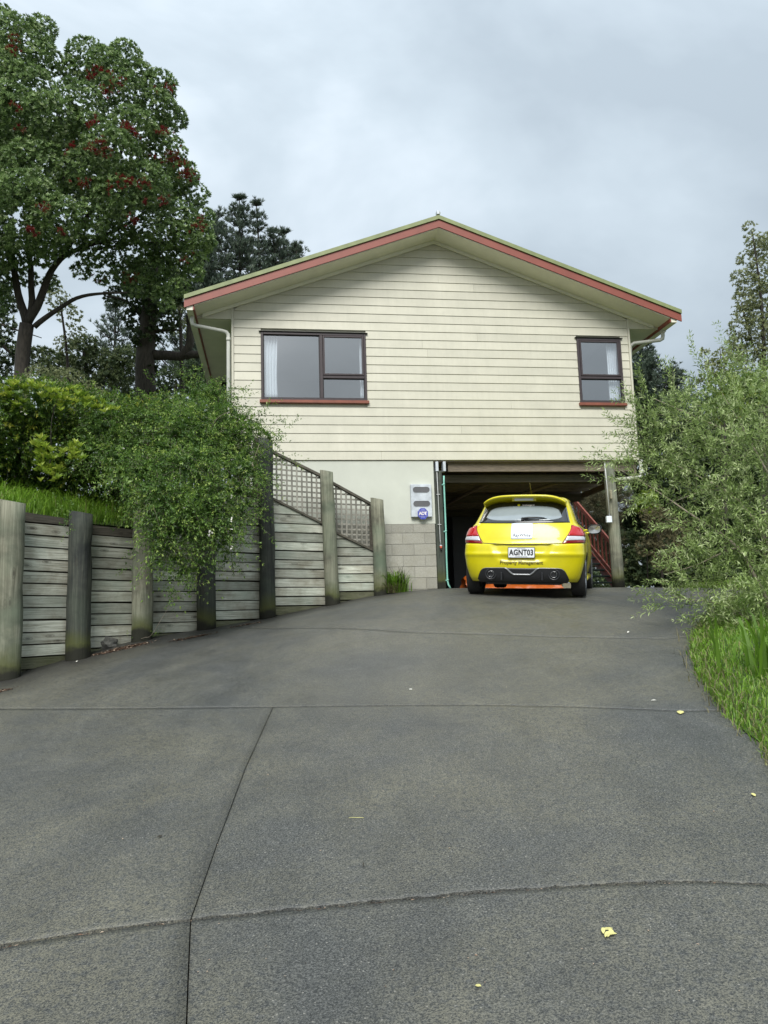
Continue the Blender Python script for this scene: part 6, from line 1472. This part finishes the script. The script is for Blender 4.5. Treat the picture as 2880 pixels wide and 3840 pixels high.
o = grass('dead_straw', None, np.array(pts)-np.array(fx_t.location), rng.uniform(.06, .24, 260), fx_t, .9, .004, (.85, .12), 'scrub'); o['kind'] = 'stuff'

# --- right side: grass verge
def verge():
    E_ = np.vstack([edgeR[1:], edgeR2[1:], edgeR3[1:], [(8.9, 3), (9.2, 8)]]); E_ = resample(E_, 80); V = []; offs = [-.03, .25, .7, 1.4, 2.5, 5, 12, 40, 150, 400]; rs = [0.0, .045, .10, .16, .2, .2, .1, -.6, -4, -14]
    for k, o_ in enumerate(offs):
        for i in range(80):
            x, y = E_[i]+np.array([1.0, -.12])*o_; V.append((x, y, gz1(x, y)+.012+rs[k]))
    V = np.array(V); F = [(k*80+i, k*80+i+1, (k+1)*80+i+1, (k+1)*80+i) for k in range(9) for i in range(79)]
    o = new_obj('grass_verge', mesh_np('grass_verge', V, np.array(F), True), None, M['turf']); tag(o, 'grassy verge along the right edge of the drive', None, None, 'structure'); return E_
VE = verge()
bpy.context.view_layer.update()
vb_ = BVHTree.FromObject(bpy.data.objects['grass_verge'], bpy.context.evaluated_depsgraph_get())
def vz(x, y):
    h = vb_.ray_cast(Vector((x, y, 30)), Vector((0, 0, -1))); return h[0].z if h[0] is not None else gz1(x, y)
pts = []
while len(pts) < 42000:
    t_ = rng.random()*60; i = int(t_); o_ = rng.random()**1.5*1.9-.035; p = VE[i]*(1-t_+i)+VE[i+1]*(t_-i)+np.array([1.0, -.12])*o_+rng.normal(0, .02, 2); pts.append((p[0], p[1], 0))
pts = np.array(pts); pts[:, 2] = [vz(x, y)-.005 for x, y, _ in pts]
grass('verge_grass', 'lush bright green grass beside the right edge of the drive', pts, rng.uniform(.03, .095, len(pts))*np.where(rng.random(len(pts)) < .1, 1.6, 1), lean=.6, wdt=.0042, tn=(.62, .28))
pts = []
while len(pts) < 2600:
    t_ = rng.random()*60; i = int(t_); o_ = rng.normal(.02, .07) if rng.random() < .5 else rng.uniform(0, 1.5); p = VE[i]*(1-t_+i)+VE[i+1]*(t_-i)+np.array([1.0, -.12])*o_; pts.append((p[0], p[1], max(vz(p[0], p[1]), gz1(p[0], p[1]))))
grass('dry_grass', 'dry straw-coloured blades lying over the right edge of the drive', pts, rng.uniform(.05, .16, len(pts)), lean=1.1, wdt=.0032, tn=(.85, .15), mt='scrub')
# sword-leaved clump in the grass
sw = ghit(1640, 1500); swz = vz(sw[0]+.15, sw[1])
sc_t = tree('sword_leaf_clump', 'tall sword-leaved iris clump in the grass under the olive branches', 'plant', (sw[0]+.35, sw[1]+.25, swz))
pts = rng.normal(0, 1, (70, 3))*np.array([.20, .20, 0])
o = grass('sword_leaves', None, pts, rng.uniform(.30, .62, 70), sc_t, .35, .016, (.25, .15)); o['kind'] = 'stuff'

# --- olive on the right
ob = np.array([5.9, -5.4, 0]); ob[2] = vz(ob[0], ob[1])
oliv = tree('olive_shrub', 'large spreading shrub with slender grey green leaves overhanging the right of the drive', 'shrub', tuple(ob))
ol = [(1440,900,34,8.9),(1400,880,24,9.0),(1390,930,30,9.0),(1430,960,40,8.9),(1370,990,20,9.0),(1410,1010,36,8.9),(1480,900,44,8.8),(1490,980,50,8.7),(1450,1050,40,8.7),(1540,860,50,8.8),(1600,830,46,9.0),(1560,930,56,8.5),(1630,900,56,8.4),(1540,1020,56,8.4),(1620,990,60,8.2),(1500,1090,44,8.4),(1480,1130,24,8.5),(1580,1090,56,8.2),(1650,1080,60,8.0),(1540,1160,46,8.2),(1610,1170,56,8.0),(1680,1180,60,7.8),(1530,1230,40,8.1),(1590,1250,50,8.0),(1660,1270,56,7.7),(1500,1270,30,8.1),(1465,1280,18,8.2),(1560,1310,40,7.9),(1620,1350,46,7.7),(1680,1370,50,7.5),(1590,1400,30,7.7),(1640,1440,26,7.6),(1700,950,70,8.6),(1740,1100,80,8.2),(1720,1280,70,7.8),(1700,820,50,9.0),(1570,1370,28,7.8),(1540,1360,24,8.0),(1600,1440,22,7.6),(1490,1220,30,8.2),(1450,1300,14,8.2),(1490,1310,20,8.1),(1400,960,24,9.0),(1355,1020,12,9.0)]
lum = [(dp(d_+.25, a_, b_), r*K*d_/FPX*rng.uniform(.62, 1.0)) for a_, b_, r, d_ in ol]
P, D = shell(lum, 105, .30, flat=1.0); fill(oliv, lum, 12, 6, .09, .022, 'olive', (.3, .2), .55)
tw_obj('olive_leaves', oliv, P, unit(D+rng.normal(0, .4, D.shape)+np.array([-.2, -.1, .5])), .27, 7, .072, .0175, 'olive', (.58, .26), .45, stem_r=.0018)
SP = []; SD = []
for a_, b_, d_ in (((1400,1010),(1290,990),8.9),((1420,990),(1300,1000),8.9),((1420,950),(1330,915),8.9),((1400,900),(1350,870),8.9),((1410,880),(1385,820),9.0),((1420,1030),(1290,1035),8.9),((1400,1040),(1345,1050),8.8),((1400,1060),(1370,1100),8.8),((1450,1100),(1400,1090),8.6),((1500,1260),(1400,1265),8.2),((1520,1280),(1405,1290),8.2),((1520,1300),(1420,1320),8.1),((1490,1240),(1430,1230),8.2),((1470,870),(1440,800),9.0),((1530,830),(1500,760),9.0),((1590,800),(1570,745),9.1),((1560,1330),(1500,1345),8.0),((1480,1140),(1430,1150),8.4),((1600,1400),(1560,1440),7.7),((1500,1180),(1455,1195),8.3),((1400,950),(1320,955),8.9)):
    A, B = dp(d_, *a_), dp(d_, *b_)
    for k in range(9):
        u = k/8; SP.append(A+(B-A)*u+np.array([0, 0, .03*math.sin(u*3)])); SD.append(unit(unit(B-A)*1.2+rng.normal(0, .35, 3)+np.array([0, 0, .25])))
SP = np.array(SP); SD = np.array(SD)
tw_obj('olive_sprays', oliv, SP, SD, .20, 6, .064, .0155, 'olive', (.6, .2), .25, stem_r=.0016)
for pts, r0 in (([(1700,1500,7.6),(1660,1300,7.9),(1600,1180,8.2),(1500,1120,8.5),(1420,1060,8.8),(1330,1010,8.95)],.03),([(1700,1500,7.6),(1680,1200,8.0),(1600,1080,8.3),(1500,1020,8.6),(1430,990,8.8)],.028),([(1700,1500,7.6),(1700,1100,8.2),(1620,950,8.6),(1560,850,8.9)],.03),([(1690,1480,7.6),(1640,1350,7.9),(1560,1300,8.1),(1450,1290,8.2)],.018),([(1600,1180,8.2),(1520,1210,8.2),(1440,1240,8.25)],.012),([(1620,950,8.6),(1500,900,8.9),(1410,860,9.0)],.014),([(1600,1080,8.3),(1540,1050,8.5),(1440,1090,8.7)],.012)):
    mb = MB(); limb(mb, [dp(d_+.15, a_, b_) for a_, b_, d_ in pts], r0, .003, 6, .02); mb.build('branch', M['twig'], oliv, off=tuple(ob))
# taller paler trees behind it
clump_tree('tall_pale_tree', 'tall narrow tree with fine pale leaves at the right edge of the sky', 'tree', (1640, 1200), 13.5,
  [(1630,520,24,0),(1615,560,22,.1),(1645,580,30,0),(1620,620,30,0),(1650,650,36,.2),(1605,680,22,0),(1640,710,36,0),(1600,740,24,.2),(1670,520,26,.2),(1690,600,40,.3),(1690,700,50,.3),(1620,490,14,0),(1655,540,30,.1),(1600,600,22,0),(1660,610,36,.1),(1610,650,28,0),(1600,710,28,0),(1640,680,34,.1),(1630,760,36,.1),(1670,760,40,.1),(1590,760,20,0)],
  [([(1650,1200),(1655,800),(1645,640),(1625,500)], .07, .01), ([(1655,800),(1610,700),(1600,650)], .02, .006)], 'pale', 170, 5, .05, .019, (.50, .24), inner=.5, upw=.8)
clump_tree('light_green_sapling', 'light green sapling top between the pines and the tall pale tree', 'tree', (1560, 1150), 12.5,
  [(1560,770,20,0),(1540,795,22,0),(1590,780,24,.2),(1520,760,10,0),(1580,740,12,0),(1560,820,30,0),(1600,820,30,.2),(1525,820,16,.2)],
  [([(1560,1150),(1560,830),(1555,750)], .03, .006), ([(1560,830),(1525,765)], .008, .003)], 'pale', 190, 5, .05, .022, (.50, .22), inner=.4, upw=.8)
clump_tree('fern_like_bush', 'yellow green feathery bush above the olive near the right edge', 'bush', (1560, 1200), 11.5,
  [(1560,835,34,0),(1600,830,30,.1),(1530,860,30,.1),(1620,860,40,.2),(1650,820,40,.2),(1570,880,40,.1)], [([(1570,1200),(1565,860)], .03, .01)], 'hedge', 120, 6, .06, .016, (.62, .18))
# --- bushes beyond the carport and behind the olive
clump_tree('dark_shade_tree', 'dark bush mass behind the olive and the round carport post', 'bush', (1420, 1290), 17,
  [(1400,940,40,0),(1440,980,50,0),(1390,1020,40,0),(1430,1060,50,0),(1470,1030,50,.3),(1400,880,30,.5),(1480,940,50,.5),(1520,1100,60,0),(1480,1180,50,0),(1520,1220,50,.2),(1560,1000,80,.5),(1600,1150,90,.5),(1640,950,90,.6),(1560,900,60,.9),(1620,860,60,.9),(1450,1200,60,.6),(1400,1130,50,1.2),(1540,1050,70,.9),(1640,1050,90,.9),(1580,1250,70,.6)],
  [([(1420,1290),(1425,1150),(1430,1000)], .08, .03), ([(1500,1290),(1500,1100)], .06, .03)], 'bush', 110, 6, .11, .045, (.38, .2))
clump_tree('olive_green_bush', 'soft yellowish olive bush beyond the round carport post', 'bush', (1420, 1270), 15,
  [(1430,1130,36,0),(1450,1170,36,0),(1410,1110,26,0),(1475,1150,30,.2),(1440,1210,34,0),(1400,1180,26,.1)], [([(1430,1270),(1432,1180)], .03, .01)], 'scrub', 150, 6, .06, .014, (.65, .2), inner=.4)
clump_tree('bright_leafed_bush', 'bright lime leafed little bush above the olive-coloured one', 'bush', (1395, 1270), 15.4,
  [(1400,1075,18,0),(1385,1095,14,0),(1405,1100,16,0)], [([(1400,1270),(1400,1090)], .015, .006)], 'lime', 130, 5, .07, .035, (.35, .2))
clump_tree('low_weeds', 'low broad leafed weeds against the round carport post', 'bush', (1370, 1275), 15.8,
  [(1370,1200,22,0),(1365,1240,22,0),(1395,1245,26,0),(1440,1255,26,0),(1480,1250,26,0),(1370,1160,18,.2),(1350,1255,14,0)], None, 'bush', 130, 5, .09, .05, (.62, .2))
clump_tree('dry_scrub_bush', 'brownish scrub on the slope seen above the stairs', 'bush', (1290, 1200), 27,
  [(1290,1090,30,0),(1310,1060,34,0),(1330,1100,40,.3),(1250,1080,40,.8),(1350,1060,40,.3),(1370,1120,30,0),(1300,1140,30,.5),(1340,1150,26,.3),(1220,1110,60,1.4),(1280,1180,60,1.4),(1340,1200,40,1.0)], None, 'scrub', 60, 7, .16, .010, (.45, .2), inner=.4)
clump_tree('dark_under_stair_bush', 'dark weeds in the shade under the open stairs', 'bush', (1260, 1270), 25,
  [(1240,1230,26,.3),(1270,1250,26,.2),(1300,1255,26,.2),(1210,1240,30,.6)], None, 'bush', 60, 5, .10, .05, (.5, .2))
# far wooded hillside closing the view beyond the house
def far_woods():
    n = 6500; x = rng.uniform(-45, 60, n); y = rng.uniform(34, 48, n); z = -3+(5.2+1.2*np.sin(x*.35)+.8*np.sin(x*1.1)+np.where(x > 6, 5.0, 0))*rng.random(n)**.6
    P = np.stack([x, y, z], 1); D = np.tile([0, -.6, .8], (n, 1)); t = thing('far_woods', 'dark wooded slope beyond the house', 'woods', (0, 40, -3))
    parts = rosettes(P, D+rng.normal(0, .4, (n, 3)), 7, .75, .5, tone(.38, .2)); o = leaves_obj('foliage', parts, M['bush'], t); t['kind'] = 'stuff'
far_woods()

# ------------------------------------------------------------------ litter on the drive
q = joint_fill(); zq = gz(q[:, 0], q[:, 1])
an = rng.uniform(0, 6.28, len(q)); Dq = np.stack([np.cos(an), np.sin(an), rng.normal(0, .12, len(q))], 1)
V, F, T = leaf_arrays(np.column_stack([q, zq-.010]), Dq, rng.uniform(.008, .028, len(q)), rng.uniform(.003, .009, len(q)), rng.random(len(q))**1.6)
o = new_obj('joint_debris', mesh_np('joint_debris', V, F, False, attr=T), None, M['litter']); tag(o, 'brown leaf crumbs packed into the wide joint across the drive', None, None, 'stuff')
def pile(label, c, sx, sy, n, ang=0.5):
    xy = rng.normal(0, 1, (n, 2))*np.array([sx, sy]); ca, sa = math.cos(ang), math.sin(ang); xy = np.stack([xy[:, 0]*ca-xy[:, 1]*sa, xy[:, 0]*sa+xy[:, 1]*ca], 1)+c
    z = gz(xy[:, 0], xy[:, 1])+.004+np.abs(rng.normal(0, .006, n)); an = rng.uniform(0, 6.28, n)
    V, F, T = leaf_arrays(np.column_stack([xy, z]), np.stack([np.cos(an), np.sin(an), rng.normal(.1, .25, n)], 1), rng.uniform(.015, .04, n), rng.uniform(.008, .018, n), rng.random(n)**1.6)
    o = new_obj('leaf_litter', mesh_np('leaf_litter', V, F, False, attr=T), None, M['litter']); tag(o, label, None, None, 'stuff')
pile('brown leaf litter swept against the wall foot by the rock', ghit(268, 1401), .17, .04, 900)
pile('thin brown leaf litter strewn past the greenish post', ghit(415, 1378), .14, .03, 260)
pile('scatter of pale fallen leaves before the vine-hidden post', ghit(535, 1350), .12, .03, 160)
pile('reddish litter at the left edge beside the first post', ghit(6, 1493), .05, .02, 80)
def fallen(label, px, py, L_, W_, mt, n=1, name='fallen_leaf'):
    p = ghit(px, py); mb = MB()
    for k in range(n):
        a_ = rng.uniform(0, 6.28); d = np.array([math.cos(a_), math.sin(a_)]); s = np.array([-d[1], d[0]]); c = p+(rng.normal(0, .012, 2) if n > 1 else 0)
        prof_ = [(-.5, .02), (-.3, .35), (0, .5), (.3, .33), (.5, .02)]; T_ = []; B_ = []
        for u, w_ in prof_:
            for sg in (1, -1):
                x, y = c+d*u*L_+s*sg*w_*W_; T_.append((x, y, gz1(x, y)+.006+.010*abs(w_)+.006*abs(u)))
        for x, y, z in T_: B_.append((x, y, z-.0015))
        m_ = len(T_); F = [(2*i, 2*i+2, 2*i+3, 2*i+1) for i in range(4)]+[(m_+2*i+1, m_+2*i+3, m_+2*i+2, m_+2*i) for i in range(4)]
        per = [0, 2, 4, 6, 8, 9, 7, 5, 3, 1]; F += [(per[i], per[i]+m_, per[(i+1) % 10]+m_, per[(i+1) % 10]) for i in range(10)]; mb.poly(T_+B_, F)
    o = mb.build(name, M[mt], None, recalc=False); tag(o, label, 'leaf')
fallen('small bunch of curled tan leaves on the concrete at lower right', 1313, 2022, .045, .016, 'yellow_leaf', 6)
fallen('single yellow leaf lying on the joint at the right of the drive', 1470, 1541, .07, .05, 'yellow_leaf')
fallen('white curled leaf on the upper right of the drive', 1357, 1367, .08, .02, 'white_petal')
fallen('white leaf scrap at the foot of the near-black post', 166, 1430, .07, .025, 'white_petal')
fallen('pale leaf near the left joint of the drive', 232, 1407, .03, .02, 'white_petal')
fallen('small pale leaf in the middle of the drive', 887, 1491, .03, .02, 'white_petal')
fallen('yellow leaf low at the right edge of the drive', 1628, 1720, .04, .02, 'yellow_leaf')
fallen('small pale green leaf at the bottom of the drive', 1033, 2135, .022, .014, 'yellow_leaf')
fallen('narrow pale leaf by the yellow one', 1412, 1515, .035, .012, 'white_petal')
fallen('dark leaf lying left of centre on the drive', 345, 1810, .028, .018, 'soil')
fallen('dark twig piece in the middle of the drive', 785, 1872, .05, .005, 'soil')
fallen('thin pale grass stalk at mid drive', 770, 1770, .09, .003, 'scrub_stalk' if 'scrub_stalk' in M else 'yellow_leaf')
# pale specks of grit
gx = []
for _ in range(70):
    px, py = rng.uniform(60, 1600), rng.uniform(1480, 2150); gx.append(ghit(px, py))
gx = np.array(gx); an = rng.uniform(0, 6.28, 70); V, F, T = leaf_arrays(np.column_stack([gx, gz(gx[:, 0], gx[:, 1])+.003]), np.stack([np.cos(an), np.sin(an), 0*an+.1], 1), rng.uniform(.005, .016, 70), rng.uniform(.003, .009, 70), .7+.3*rng.random(70))
o = new_obj('grit', mesh_np('grit', V, F, False, attr=T), None, M['litter']); tag(o, 'pale grit and leaf specks strewn over the drive', None, None, 'stuff')
print('tris', sum(sum(len(p.vertices)-2 for p in o.data.polygons) if len(o.data.polygons) < 5000 else len(o.data.polygons)*1 for o in bpy.data.objects if o.type == 'MESH'))
